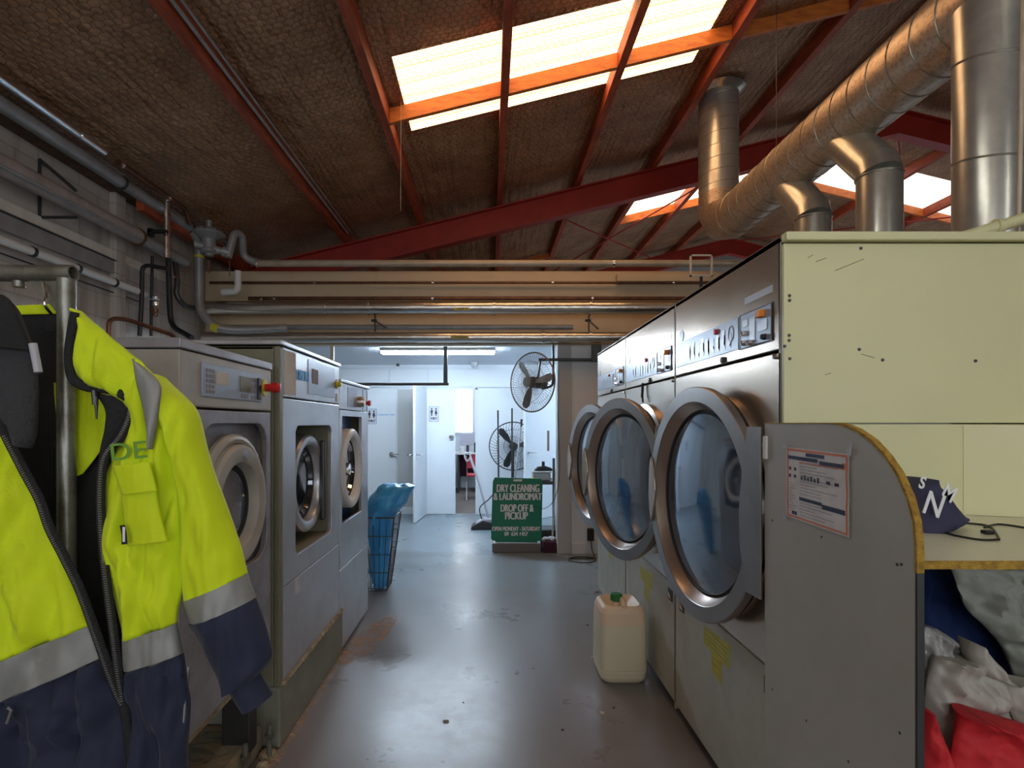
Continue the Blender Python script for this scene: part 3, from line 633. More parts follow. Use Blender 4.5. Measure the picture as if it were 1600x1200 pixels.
# side table with clutter
e = thing('side_table', 'dark narrow table behind the green board by the partition post', 'table', (.72, 6.85, 0))
MB().box(.50, 1.05, 6.68, 7.1, .76, .80).build('table_top', M['darkmetal'], e, bevel=.004)
for x, y, h in ((.78, 6.70, 1.08), (1.02, 6.70, .76), (.54, 7.05, .76), (1.02, 7.05, .76)): MB().box(x-.014, x+.014, y-.014, y+.014, 0, h).build('leg', M['darkmetal'], e)
e = thing('plastic_tub', 'frosted plastic tub on the narrow table', 'tub', (.66, 6.85, .80)); MB().box(.53, .75, 6.72, 6.98, .80, .90).build('tub_body', M['tub'], e, bevel=.015); MB().box(.52, .76, 6.71, 6.99, .90, .915).build('tub_rim', M['tub'], e, bevel=.004)
e = thing('steam_iron', 'black iron sitting on top of the frosted tub', 'iron', (.67, 6.85, .915)); MB().prism([(.55, .916), (.79, .916), (.77, .95), (.69, .975), (.60, .965)], 6.8, 6.9, 'y').build('iron_body', M['black'], e, bevel=.01); MB().box(.65, .685, 6.83, 6.87, .97, 1.03).build('iron_handle', M['black'], e, bevel=.006)
tag(MB().lathe([(0,0),(.03,0),(.035,.03),(.02,.05),(0,.05)], (.48+.06, 6.75, .80), 'z', 14).build('tape_roll', M['yellow'], smooth=True), 'yellow roll on the left end of the narrow table', 'tape roll')
tag(MB().box(.60, 1.05, 6.62, 6.95, 0, .22).build('storage_box', M['black'], bevel=.01), 'black box on the floor under the narrow table', 'box')
e = thing('laundry_basket', 'maroon basket of patterned cloth beside the partition post', 'basket', (.70, 6.5, 0))
MB().prism([(.615, 0), (.775, 0), (.775, .13), (.63, .13)], 6.38, 6.58, 'y').build('basket_body', M['maroon'], e, bevel=.01)
g = MB()
for i in range(9): g.lathe([(0, -.02), (.02, -.015), (.028, 0), (.02, .015), (0, .02)], (.635+.016*i, 6.44+.03*(i % 3), .145+.008*(i % 2)), 'z', 8)
g.build('cloth', M['tub'], e, smooth=True)
tag(MB().tube([(.745, 6.60, 0.03), (.80, 6.62, .95)], .011, 8).build('broom_handle', M['pipecream'], smooth=True), 'pale wooden broomstick leaning against the partition post', 'broom')
pts = [(1.02+.15*cos(a)+.01*sin(3*a), 6.05+.13*sin(a), .006) for a in [i*2*PI/30 for i in range(44)]]
pts += smoothpath([(1.17, 6.1, .006), (1.15, 6.2, .1), (1.16, 6.3, .22)])
e = thing('floor_cable', 'thin black cable coiled on the floor below the wall plug', 'cable', (1.02, 6.05, 0)); MB().tube(pts, .005, 6).build('cable', M['black'], e, smooth=True)
MB().box(1.12, 1.19, 6.27, 6.335, .16, .30).build('plug_pack', M['black'], e, bevel=.008)
tag(MB().tube(smoothpath([at(873, 560, 6.3), at(872, 640, 6.3), at(874, 740, 6.3), at(866, 780, 6.35), at(850, 795, 6.38), at(835, 790, 6.39)]), .0035, 6).build('hanging_cable', M['black'], smooth=True), 'thin black cable hanging down the partition post and looping over the green board', 'cable')
tag(MB().box(.675, .70, 6.45, 6.47, 1.18, 1.42).build('wall_notice', M['paper']), 'narrow pale notice strip beside the partition post', 'notice')

# ------------------------------------------------------------------ pipes on the bulkhead
def pipe(name, path, r, m, lab, cat='pipe', group=None, clips=(), bend=.08, n=14, clipm='chrome'):
    e = thing(name, lab, cat, path[0], group)
    MB().tube(bendpath(path, bend, 6), r, n).build('tube', M[m], e, smooth=True)
    for c, ax in clips:
        d = {'x': (.012,0,0), 'y': (0,.012,0), 'z': (0,0,.012)}[ax]
        MB().tube([Vector(c)-Vector(d), Vector(c)+Vector(d)], r*1.12+.003, n).build('clip', M[clipm], e, smooth=True)
    return e
Y1 = 6.05
e = pipe('top_pipe', [(-2.56, Y1, 3.262), (2.85, Y1, 3.262)], .038, 'pipecream', 'cream painted pipe running along the very top of the bulkhead', bend=.14, clips=[((-2.55, Y1, 3.262), 'x'), ((1.36, Y1, 3.262), 'x')])
e = pipe('copper_pipe', [(-3.2, 6.3, 3.115), (3.1, 6.3, 3.115)], .014, 'copper', 'thin copper pipe across the upper part of the cream bulkhead', clips=[((x, 6.3, 3.115), 'x') for x in (-2.0, -.65, .72, 2.1)])
e = pipe('copper_pipe', [(-2.75, 6.28, 2.93), (3.1, 6.28, 2.93)], .021, 'copper', 'thicker copper pipe just above the upper foil-wrapped pipe', clips=[((x, 6.28, 2.93), 'x') for x in (-2.6, -2.45, -.65, 1.17)])
e = pipe('foil_pipe', [(-3.2, Y1, 2.775), (3.1, Y1, 2.775)], .074, 'foil', 'foil-lagged pipe, the upper and fatter of the two on the bulkhead', clips=[((x, Y1, 2.775), 'x') for x in (-1.8, -1.33, .05, 1.1)], clipm='foil')
p = at(722, 482.5, Y1-.075); MB().box(p[0]-.085, p[0]+.085, Y1-.078, Y1-.074, p[2]-.014, p[2]+.014).build('yellow_label', M['yellow'], e); text('STEAM 70', .026, M['ink'], e, (p[0], Y1-.0795, p[2]), (1,0,0), (0,0,1), weight=.0006)
e = pipe('foil_pipe', [(-3.2, Y1+.1, 2.465), (3.1, Y1+.1, 2.465)], .060, 'foil', 'foil-lagged pipe, the lower of the two, along the bottom of the bulkhead', clips=[((x, Y1+.1, 2.465), 'x') for x in (-1.36, .6, 1.12)], clipm='foil')
p = at(718, 527, Y1+.04); MB().box(p[0]-.10, p[0]+.10, Y1+.034, Y1+.04, p[2]-.013, p[2]+.013).build('yellow_label', M['yellow'], e); text('CONDENSATE', .024, M['ink'], e, (p[0], Y1+.032, p[2]), (1,0,0), (0,0,1), weight=.0006)
e = pipe('grey_pipe', [(-3.15, 6.27, 2.60), (.95, 6.27, 2.60)], .028, 'pipegrey', 'slim grey pipe between the two foil-lagged pipes', clips=[((x, 6.30, 2.60), 'x') for x in (-2.5, -.9, .6)])
for x in (-1.27, 1.10):
    e = thing('pipe_hanger', 'metal hanger with black clamp below the fat foil pipe, %s' % ('left one near the middle washer' if x < 0 else 'right one near the dryers'), 'bracket', (x, 6.1, 2.7), 'pipe hangers on the bulkhead')
    MB().box(x-.008, x+.008, 6.09, 6.11, 2.52, 2.72).build('strap', M['darkmetal'], e); MB().box(x-.04, x+.02, 6.08, 6.12, 2.63, 2.655).build('clamp', M['black'], e, bevel=.004)
    MB().tube([(x, 6.1, 2.64), (x+.12, 6.2, 2.57)], .012, 8).build('arm', M['chrome'], e, smooth=True)
# left wall services
def wl(r, X): return H+r*abs(X)                       # height of a wall line from its slope
pipe('gas_pipe', [(-3.08, .6, 3.515), (-3.08, 5.72, 3.515)], .050, 'pipegrey', 'long grey-blue painted pipe high along the left wall', clips=[((-3.08, y, 3.515), 'y') for y in (4.6, 5.65)], clipm='darkmetal')
pipe('steel_pipe', [(-2.98, .6, 3.60), (-2.98, 4.25, 3.60)], .032, 'chrome', 'shiny steel pipe above the grey-blue pipe at the eaves', clips=[((-2.98, 4.0, 3.6), 'y'), ((-2.98, 3.2, 3.6), 'y')])
pipe('steel_pipe', [(-2.98, 4.42, 3.60), (-2.98, 5.4, 3.60), (-3.0, 5.5, 3.5)], .026, 'copper', 'dull copper continuation of the shiny eaves pipe', clips=[((-2.98, 4.45, 3.6), 'y'), ((-2.98, 5.1, 3.6), 'y')])
e = pipe('lagged_pipe', [(-3.10, .6, 3.145), (-3.10, 4.85, 3.145)], .068, 'pipewhite', 'fat pale lagged pipe along the left wall', clipm='copper', clips=[((-3.1, 4.85, 3.145), 'y')])
MB().tube([(-3.10, 4.85, 3.145), (-3.10, 5.6, 3.145)], .052, 14).build('bare_end', M['pipegrey'], e, smooth=True)
MB().tube([(-3.03, .6, 3.10), (-3.03, 4.8, 3.10)], .010, 8).build('conduit', M['pipegrey'], e, smooth=True)
e = thing('cable_tray', 'pale grey flat cable tray on the left wall under the lagged pipe', 'cable tray', (-3.25, 3, 2.84)); MB().box(XL, XL+.05, .6, 4.75, 2.79, 2.90).build('tray', M['pipegrey'], e, bevel=.003); MB().box(XL, XL+.07, .6, 4.75, 2.90, 2.905).build('tray_lip', M['darkmetal'], e)
struct(MB().box(XL, XL+.03, .6, 5.6, 2.925, 3.0).build('trim_6', M['paper']))
struct(MB().box(XL, XL+.06, 4.74, 4.88, 0, 3.5).build('trim_7', M['block'], bevel=.01))
e = pipe('plastic_waste_pipe', [(-3.19, .6, 2.70), (-3.19, 5.1, 2.70)], .030, 'white', 'white plastic pipe with dark clips low on the left wall', clips=[((-3.19, .9+.42*i, 2.70), 'y') for i in range(10)], clipm='black')
MB().tube([(-3.24, .6, 2.63), (-3.24, 5.1, 2.63)], .006, 6).build('thin_cable', M['black'], e)
e = thing('wall_bracket', 'triangular steel bracket carrying the lagged pipe on the left wall', 'bracket', (-3.2, 3.9, 3.1))
for a, b in (((-3.27, 4.0, 3.42), (-3.27, 4.0, 2.98)), ((-3.27, 4.0, 3.42), (-3.02, 4.02, 3.20)), ((-3.27, 4.0, 3.0), (-3.0, 4.0, 3.0))): MB().tube([a, b], .012, 6).build('bar', M['darkmetal'], e)
# corner pipes
pipe('down_pipe', [(-3.08, 5.66, 3.50), (-3.05, 5.78, 3.40), (-3.05, 5.78, 2.68), at(337, 513, 5.78), at(372, 516, 5.9), (-2.2, 5.98, 2.54)], .043, 'pipegrey', 'grey pipe dropping from the wall pipe and turning along the bulkhead', bend=.12, clips=[((-3.05, 5.78, 3.25), 'z')], clipm='yellow')
pipe('down_pipe', [(-2.72, 5.95, 3.15), (-2.72, 5.95, 2.93), (-2.9, 5.98, 2.93)], .036, 'white', 'short white plastic pipe under the regulator', bend=.06)
e = thing('gas_regulator', 'grey gas regulator with round diaphragm in the upper left corner', 'regulator', (-2.93, 5.75, 3.3))
c = (-2.93, 5.75, 3.42)
MB().lathe([(0, .20), (.028, .20), (.030, .12), (.06, .115), (.13, .10), (.155, .075), (.16, .06), (.16, .045), (.10, .02), (.07, 0), (.07, -.10), (.085, -.11), (.085, -.13), (.04, -.15), (.04, -.17), (0, -.17)], c, 'z', 32).build('diaphragm_housing', M['pipegrey'], e, smooth=True)
MB().tube([(-3.05, 5.7, 3.36), (-2.72, 5.8, 3.29)], .038, 16).tube([(-2.80, 5.775, 3.31), (-2.74, 5.795, 3.295)], .055, 16).build('flange', M['pipegrey'], e, smooth=True)
MB().tube([(-2.93, 5.75, 3.2), (-2.93, 5.75, 3.08)], .010, 8).tube([(-2.74, 5.8, 3.22), (-2.74, 5.8, 3.06)], .006, 8).build('drain', M['copper'], e, smooth=True)
for k in range(8): a = k*PI/4+.2; MB().tube([(c[0]+.15*cos(a), c[1]+.15*sin(a), c[2]+.04), (c[0]+.15*cos(a), c[1]+.15*sin(a), c[2]+.085)], .009, 6).build('bolt', M['darkmetal'], e)
pipe('swan_neck_pipe', [at(356, 402, 5.78), at(366, 364, 5.8), at(378, 366, 5.9), at(380, 402, 6.03), at(404, 411, 6.05)], .040, 'pipegrey', 'grey swan-neck bend joining the top pipe right of the regulator', bend=.1)
pipe('riser_pipe', [(-3.02, 5.15, 3.62), (-3.02, 5.15, 3.05)], .030, 'foil', 'short shiny riser pipe crossing the wall pipes', clips=[((-3.02, 5.15, 3.45), 'z')])
for (x, y0, y1, Y, r, mm_, lb) in ((220, 415, 525, 5.0, .019, 'black', 'black hose dropping to the near washer, leftmost of the corner hoses'), (238, 400, 525, 5.1, .014, 'black', 'thin black hose beside the brass valve'),
                                   (263, 405, 500, 5.3, .026, 'black', 'thick black hose in the corner left of the bulkhead')):
    a = at(x, y0, Y); b = at(x-2, y1, Y)
    if x == 263: path = [a, at(265, 480, Y), at(268, 510, Y), at(300, 528, Y-.1)]
    elif x == 220: path = [at(262, 420, Y), at(222, 413, Y), at(222, 440, Y), at(221, 480, Y), b]
    else: path = [a, b]
    e = thing('service_hose', lb, 'hose', b, 'hoses and pipes in the left corner'); MB().tube(bendpath(path, .1, 6), r, 10).build('hose', M[mm_], e, smooth=True)
e = thing('service_hose', 'grey-black hose curving from the corner into the lower foil pipe', 'hose', at(275, 410, 5.5), 'hoses and pipes in the left corner')
MB().tube(smoothpath([at(273, 405, 5.5), at(277, 440, 5.5), at(276, 460, 5.5), at(290, 478, 5.6), at(310, 482, 6.0)]), .026, 10).build('hose', M['darkmetal'], e, smooth=True); MB().tube([at(276, 432, 5.5), at(276.5, 436, 5.5)], .03, 12).build('clip', M['chrome'], e)
e = thing('copper_branch', 'bent copper pipe rising behind the near washer', 'pipe', at(170, 525, 3.9)); MB().tube(bendpath([(at(171, 528, 3.9)[0], 3.9, 0), at(170, 498, 3.9), at(195, 498, 4.0), at(272, 524, 4.3), at(276, 540, 4.3)], .08), .016, 10).build('tube', M['copper'], e, smooth=True)
e = thing('brass_valve', 'small brass tap cluster on the thin black hose', 'valve', at(243, 475, 5.1))
for dz, r in ((0, .03), (.05, .022), (-.06, .026), (-.1, .02)): p = at(243, 475, 5.05); MB().lathe([(0, -.02), (r, -.015), (r, .015), (0, .02)], (p[0], p[1], p[2]+dz), 'z', 10).build('fitting', M['copper' if dz < 0 else 'chrome'], e, smooth=True)
p = at(243, 468, 5.0); MB().box(p[0]-.06, p[0]+.05, p[1]-.01, p[1], p[2]-.006, p[2]+.006).build('lever', M['chrome'], e)
e = thing('pipe_clamp', 'black two-jaw clamp on the riser in the left corner', 'clamp', at(245, 360, 5.1)); p = at(245, 362, 5.1); MB().box(p[0]-.08, p[0]+.10, p[1]-.02, p[1]+.02, p[2]-.015, p[2]+.015).box(p[0]-.08, p[0]-.03, p[1]-.02, p[1]+.02, p[2]-.05, p[2]+.03).build('jaw', M['black'], e, bevel=.004)
p = at(340, 512, 5.72); tag(MB().tube([at(331, 509, 5.78), at(341, 514, 5.79)], .047, 14).build('yellow_band', M['yellow'], smooth=True), 'yellow identification band wrapped on the grey corner pipe', 'label')

# ------------------------------------------------------------------ washers on the left
XW = -.97
def ring_door(parent, cx, cy, cz, R, rin, m, depth=.07, gl='glassdk', badge=False):
    d = MB().lathe([(R, -depth), (R, -.012), (R-.012, 0), ((R+rin)/2, .004), (rin+.012, -.006), (rin, -.03), (rin, -depth)], (cx, cy, cz), 'x', 56).build('door_ring', M[m], parent, smooth=True)
    MB().lathe([(rin+.001, -.045), (rin-.018, -.04), (rin-.02, -.055)], (cx, cy, cz), 'x', 48).build('door_seal', M['rubber'], d, smooth=True)
    MB().lathe([(0, -.10), (rin*.5, -.092), (rin*.85, -.07), (rin-.018, -.045)], (cx, cy, cz), 'x', 48).build('door_glass', M[gl], d, smooth=True)
    if badge: MB().lathe([(0, .006), (.016, .006), (.018, .002)], (cx, cy+.02, cz+(R+rin)/2), 'x', 16).build('badge', M['bluegrey'], d)
    return d
def rrect(y0, y1, z0, z1, r, n=5):
    P = []
    for cy, cz, a0 in ((y1-r, z1-r, 0), (y0+r, z1-r, PI/2), (y0+r, z0+r, PI), (y1-r, z0+r, 1.5*PI)):
        for k in range(n+1): a = a0+PI/2*k/n; P.append((cy+r*cos(a), cz+r*sin(a)))
    return P
def plate_hole(g, x0, x1, Y0, Y1, Z0, Z1, hole):        # front plate with an opening: quads from opening to the border
    n = len(hole); cy = sum(p[0] for p in hole)/n; cz = sum(p[1] for p in hole)/n
    out = []
    for (y, z) in hole:
        dy, dz = y-cy, z-cz; t = 1e9
        if dy > 1e-9: t = min(t, (Y1-cy)/dy)
        if dy < -1e-9: t = min(t, (Y0-cy)/dy)
        if dz > 1e-9: t = min(t, (Z1-cz)/dz)
        if dz < -1e-9: t = min(t, (Z0-cz)/dz)
        out.append([cy+dy*t, cz+dz*t])
    for (Y, Z) in ((Y0, Z0), (Y1, Z0), (Y1, Z1), (Y0, Z1)):
        k = min(range(n), key=lambda i: (out[i][0]-Y)**2+(out[i][1]-Z)**2); out[k] = [Y, Z]
    vs = [(x1, *p) for p in hole]+[(x1, *p) for p in out]+[(x0, *p) for p in hole]+[(x0, *p) for p in out]
    fs = []
    for i in range(n):
        j = (i+1) % n; fs += [(i, j, n+j, n+i), (2*n+i, 3*n+i, 3*n+j, 2*n+j), (i, 2*n+i, 2*n+j, j), (n+i, n+j, 3*n+j, 3*n+i)]
    g.add(vs, fs); return g
def circ(cy, cz, r, n=48): return [(cy+r*cos(2*PI*i/n), cz+r*sin(2*PI*i/n)) for i in range(n)]

# washer nearest the camera
e = thing('washing_machine', 'beige and grey washer nearest the hanging jacket, with keypad and red stop button', 'washing machine', (-1.5, 2.1, .12))
MB().box(-2.1, XW-.13, 1.73, 2.45, .48, 1.50).box(-2.1, XW-.03, 1.73, 1.745, .48, 1.55).box(-2.1, XW-.03, 2.435, 2.45, .48, 1.55).build('cabinet', M['olive'], e, bevel=.006)
g = MB(); plate_hole(g, XW-.03, XW-.005, 1.73, 2.45, .48, 1.548, rrect(1.86, 2.415, .93, 1.50, .10)); g.build('front_plate', M['lav'], e, bevel=.004)
MB().box(-2.1, XW, 1.725, 2.445, 1.556, 1.735).build('control_housing', M['machbeige'], e, bevel=.006)
MB().box(-2.1, XW+.004, 1.72, 2.45, 1.738, 1.77).build('lid_trim', M['lav'], e, bevel=.004)
MB().box(-2.1, -1.3, 1.718, 1.722, .6, 1.73).build('side_panel', M['olive'], e)
cpn = MB().box(XW, XW+.004, 1.85, 2.33, 1.592, 1.708).build('control_panel', M['bluegrey'], e, bevel=.002)
MB().box(XW+.004, XW+.006, 2.13, 2.22, 1.625, 1.685).build('display', M['olive'], cpn)
MB().box(XW+.004, XW+.005, 1.945, 2.035, 1.64, 1.685).build('white_card', M['paper'], cpn)
MB().box(XW+.004, XW+.012, 2.285, 2.315, 1.60, 1.69).build('card_slot', M['black'], cpn, bevel=.003)
g = MB()
for r_ in range(5):
    for c_ in range(3): g.box(XW+.004, XW+.006, 1.875+.022*c_, 1.888+.022*c_, 1.605+.018*r_, 1.617+.018*r_)
for r_ in range(4):
    for c_ in range(2): g.box(XW+.004, XW+.006, 2.232+.024*c_, 2.247+.024*c_, 1.60+.024*r_, 1.614+.024*r_)
for c_ in range(3): g.box(XW+.004, XW+.006, 2.14+.022*c_, 2.152+.022*c_, 1.60, 1.616)
g.build('keys', M['bluegrey'] if 0 else M['inkfaint'], cpn)
st = MB().lathe([(0, 0), (.036, 0), (.036, .006), (0, .006)], (XW, 2.37, 1.655), 'x', 24).build('stop_button_plate', M['yellow'], e)
MB().lathe([(0, .006), (.016, .006), (.016, .03), (.022, .034), (.022, .06), (.014, .068), (0, .07)], (XW, 2.37, 1.655), 'x', 24).build('stop_button', M['red'], st, smooth=True)
ring_door(e, XW+.015, 2.13, 1.185, .235, .155, 'machbeige', .08, gl='glass', badge=True)
MB().tube([(XW-.03, 2.14+.25*cos(a), 1.19+.25*sin(a)) for a in [i*PI/14+.05 for i in range(14)]], .022, 10).build('door_hinge_arc', M['machbeige'], e, smooth=True)
MB().box(XW-.09, XW-.05, 1.75, 2.43, .75, 1.52).build('door_recess', M['lav'], e)
MB().box(XW-.12, XW-.02, 1.73, 2.45, .44, .49).build('base_rail', M['grime'], e, bevel=.01)
for y in (1.78, 2.4): MB().box(-1.15, XW-.06, y-.04, y+.04, .08, .46).build('foot', M['darkmetal'], e, bevel=.005)
tag(MB().box(-2.1, -1.04, 1.3, 2.535, 0, .12).build('concrete_kerb', M['concrete'], bevel=.02), 'low stained concrete kerb below the near washer', 'kerb')
g = MB()
for i in range(16): y = 1.34+i*.076; r_ = .025+.03*random.random(); g.lathe([(0, 0), (r_, .0), (r_*.8, r_*.5), (r_*.3, r_*.8), (0, r_*.8)], (-1.02+.05*random.random(), y, .0), 'z', 7)
tag(g.build('mortar_rubble', M['grime']), 'lumpy yellowish mortar rubble along the foot of the kerb', 'rubble')['kind'] = 'stuff'
for x, y in ((-1.02, 2.30), (-.985, 2.46)): tag(MB().tube([(x, y, 0), (x, y, .16)], .012, 10).lathe([(0, 0), (.022, 0), (.022, .014), (0, .014)], (x, y, .10), 'z', 6).build('anchor_bolt', M['galv']), 'upright anchor bolt at the near corner of the plinth, %s' % ('left one' if x < -1 else 'right one'), 'bolt', 'anchor bolts by the plinth')
struct(MB().box(-2.1, XW+.005, 2.54, 3.62, 0, .28).build('trim_8', M['plinth'], bevel=.012))
g = MB()
for i in range(40): y = 2.58+i*.026; r_ = .010+.008*random.random(); g.lathe([(0, 0), (r_, 0), (r_*.7, r_*.7), (0, r_)], (XW+.002, y, .278), 'z', 6)
tag(g.build('sealant_bead', M['grime']), 'crumbly sealant bead between plinth and middle washer', 'sealant')['kind'] = 'stuff'
# middle washer
e = thing('washing_machine', 'stainless middle washer on the olive plinth with square door recess and blue lettering', 'washing machine', (-1.5, 3.05, .28))
MB().box(-2.1, XW-.28, 2.55, 3.54, .28, 1.86).box(-2.1, XW-.03, 2.55, 2.565, .28, 1.86).box(-2.1, XW-.03, 3.525, 3.54, .28, 1.86).box(-2.1, XW-.03, 2.55, 3.54, 1.84, 1.86).build('cabinet', M['olive'], e, bevel=.006)
MB().box(XW-.03, XW-.001, 2.545, 2.59, .28, 1.86).build('corner_post', M['olive'], e, bevel=.006)
g = MB(); plate_hole(g, XW-.025, XW, 2.585, 3.545, .732, 1.620, rrect(2.753, 3.377, .84, 1.49, .05)); g.build('front_plate', M['steelw'], e, bevel=.003)
MB().box(XW-.03, XW, 2.585, 3.545, .285, .727).build('lower_panel', M['steelw'], e, bevel=.004)
ch = MB().box(XW-.03, XW, 2.585, 3.545, 1.627, 1.862).build('control_housing', M['steelw'], e, bevel=.004)
MB().box(-2.1, XW+.012, 2.54, 3.55, 1.866, 1.888).build('lid_trim', M['steelw'], e, bevel=.004)
MB().box(XW, XW+.003, 2.94, 3.44, 1.66, 1.845).build('control_panel', M['bluegrey'], ch)
MB().box(XW, XW+.002, 2.60, 2.75, 1.64, 1.85).build('paper_notice', M['paper'], ch)
text('ORION', .075, M['blueink'], ch, (XW+.004, 2.85, 1.745), (0,1,0), (0,0,1), fit=.19, bold=.004)
MB().box(XW+.003, XW+.005, 3.0, 3.10, 1.72, 1.80).build('display', M['inkfaint'], ch)
MB().lathe([(0, 0), (.03, 0), (.03, .004), (.016, .006), (.016, .03), (0, .03)], (XW+.003, 3.48, 1.75), 'x', 16).build('stop_button', M['yellow'], ch, smooth=True)
MB().box(XW, XW+.003, 3.47, 3.51, 1.64, 1.69).build('rating_label', M['paper'], ch)
d = MB().box(XW-.26, XW-.21, 2.76, 3.37, .85, 1.48).build('door_recess', M['dark'], e)
MB().box(XW-.25, XW-.02, 2.70, 2.752, .84, 1.49).box(XW-.25, XW-.02, 3.378, 3.42, .84, 1.49).box(XW-.25, XW-.02, 2.75, 3.378, 1.491, 1.53).box(XW-.25, XW-.02, 2.75, 3.378, .80, .839).build('recess_lining', M['olive'], d)
ring_door(e, XW-.05, 3.13, 1.165, .275, .205, 'steelw', .12)
MB().box(XW-.05, XW-.02, 3.30, 3.345, .92, 1.40).build('door_hinge', M['darkmetal'], e, bevel=.01)
MB().box(XW, XW+.0015, 2.745, 2.81, .645, .72).build('white_sticker', M['paperwhite'], e)
for i in range(7): y = 3.0+.02*i
# far washer
e = thing('washing_machine', 'silver and blue washer furthest from the camera, with round white door', 'washing machine', (-1.5, 4.0, 0))
MB().box(-2.1, XW-.14, 3.56, 4.39, .02, 1.77).box(-2.1, XW-.03, 3.56, 3.575, .02, 1.77).box(-2.1, XW-.03, 4.375, 4.39, .02, 1.77).build('cabinet', M['olive'], e, bevel=.006)
g = MB(); plate_hole(g, XW-.025, XW, 3.56, 4.39, .55, 1.59, rrect(3.62, 4.18, .84, 1.55, .015, 3)); g.build('front_plate', M['steelw'], e, bevel=.003)
MB().box(XW-.03, XW, 3.56, 4.39, .02, .545).build('lower_panel', M['steelw'], e, bevel=.004)
ch = MB().box(XW-.03, XW, 3.56, 4.39, 1.595, 1.77).build('control_housing', M['steelw'], e, bevel=.004)
MB().box(-2.1, XW+.012, 3.555, 4.395, 1.772, 1.79).build('lid_trim', M['steelw'], e, bevel=.003)
MB().box(XW, XW+.003, 3.76, 4.02, 1.615, 1.75).build('control_panel', M['bluegrey'], ch)
MB().lathe([(0, 0), (.04, 0), (.04, .02), (.03, .05), (0, .05)], (XW, 4.06, 1.66), 'x', 20).build('dial', M['cone'], ch, smooth=True)
MB().lathe([(0, 0), (.014, 0), (.014, .02), (.022, .022), (.022, .04), (0, .04)], (XW, 4.30, 1.66), 'x', 16).build('stop_button', M['red'], ch, smooth=True)
MB().box(XW, XW+.002, 4.20, 4.21, 1.6, 1.76).box(XW, XW+.002, 4.34, 4.35, 1.6, 1.76).build('housing_seam', M['darkmetal'], ch)
d = MB().box(XW-.12, XW-.09, 3.60, 4.20, .82, 1.57).build('door_recess', M['blueint'], e)
ring_door(e, XW+.02, 3.86, 1.19, .275, .205, 'white', .11)
MB().lathe([(0, .02), (.04, .015), (.05, -.03), (.05, -.06)], (XW-.03, 3.88, 1.18), 'x', 18).build('drum_hub', M['chrome'], e, smooth=True)
# dust on floor beside plinth
def blob(cx, cy, rx, ry, rot, z=.0035, n=40, seed=0, h=.004):
    vs = [(cx, cy, z)]
    for i in range(n):
        a = 2*PI*i/n; k = 1+.25*noise.noise((cos(a)*1.5+seed, sin(a)*1.5, seed)); x = rx*k*cos(a); y = ry*k*sin(a)
        vs.append((cx+x*cos(rot)-y*sin(rot), cy+x*sin(rot)+y*cos(rot), .0008))
    return MB().add(vs, [(0, 1+i, 1+(i+1) % n) for i in range(n)])
def dust_mat():
    m, t, b, N, L = nt('scattered_dust'); tc = N.new('ShaderNodeTexCoord'); n = N.new('ShaderNodeTexNoise'); n.inputs['Scale'].default_value = 14; n.inputs['Detail'].default_value = 8; L.new(tc.outputs['Object'], n.inputs[0])
    n.inputs['Roughness'].default_value = .75
    r = N.new('ShaderNodeMapRange'); r.inputs[1].default_value = .40; r.inputs[2].default_value = .62; r.inputs[4].default_value = .75; L.new(n.outputs[0], r.inputs[0]); L.new(r.outputs[0], b.inputs['Alpha'])
    b.inputs['Base Color'].default_value = (.50,.34,.23,1); b.inputs['Roughness'].default_value = .9; return m
M['dustalpha'] = dust_mat()
tag(blob(-.84, 3.85, .11, .42, -.18, seed=1).build('floor_dust', M['dustalpha'], smooth=True), 'sandy dust patch on the floor beside the far end of the plinth', 'dust')['kind'] = 'stuff'
tag(blob(-.955, 2.95, .032, .75, .0, seed=4).build('floor_dust', M['dustalpha'], smooth=True), 'thin line of sandy dust along the foot of the plinth', 'dust')['kind'] = 'stuff'
tag(blob(-.66, 2.10, .035, .17, -.25, seed=2).build('floor_dust', M['dustalpha'], smooth=True), 'curved pale smear on the floor near the plinth corner', 'dust')['kind'] = 'stuff'

# ------------------------------------------------------------------ wire trolley with blue bag
e = thing('wire_basket', 'tall tapering wire basket standing beside the far washer', 'basket', (-.98, 5.0, 0))
def ringq(x0, x1, y0, y1, z): return [(x0, y0, z), (x1, y0, z), (x1, y1, z), (x0, y1, z)]
lv = []
for k in range(9):
    t = k/8; z = .015+.66*t; s_ = .085+.060*t; lv.append(ringq(-1.0-s_, -1.0+s_+.02*t, 5.0-s_*1.3, 5.0+s_*1.3, z))
g = MB()
for k in (0, 2, 4, 6, 8): g.tube(lv[k], .0035 if k < 8 else .006, 6, closed=True)
for i in range(4):
    a0, b0 = Vector(lv[0][i]), Vector(lv[0][(i+1) % 4]); a1, b1 = Vector(lv[8][i]), Vector(lv[8][(i+1) % 4])
    for j in range(5): t = j/5; g.tube([a0.lerp(b0, t), a1.lerp(b1, t)], .003 if j else .006, 5)
for i in range(4): a, b = Vector(lv[0][0]).lerp(Vector(lv[0][3]), i/3), Vector(lv[0][1]).lerp(Vector(lv[0][2]), i/3); g.tube([a, b], .003, 5)
g.build('wire_frame', M['wire'], e)
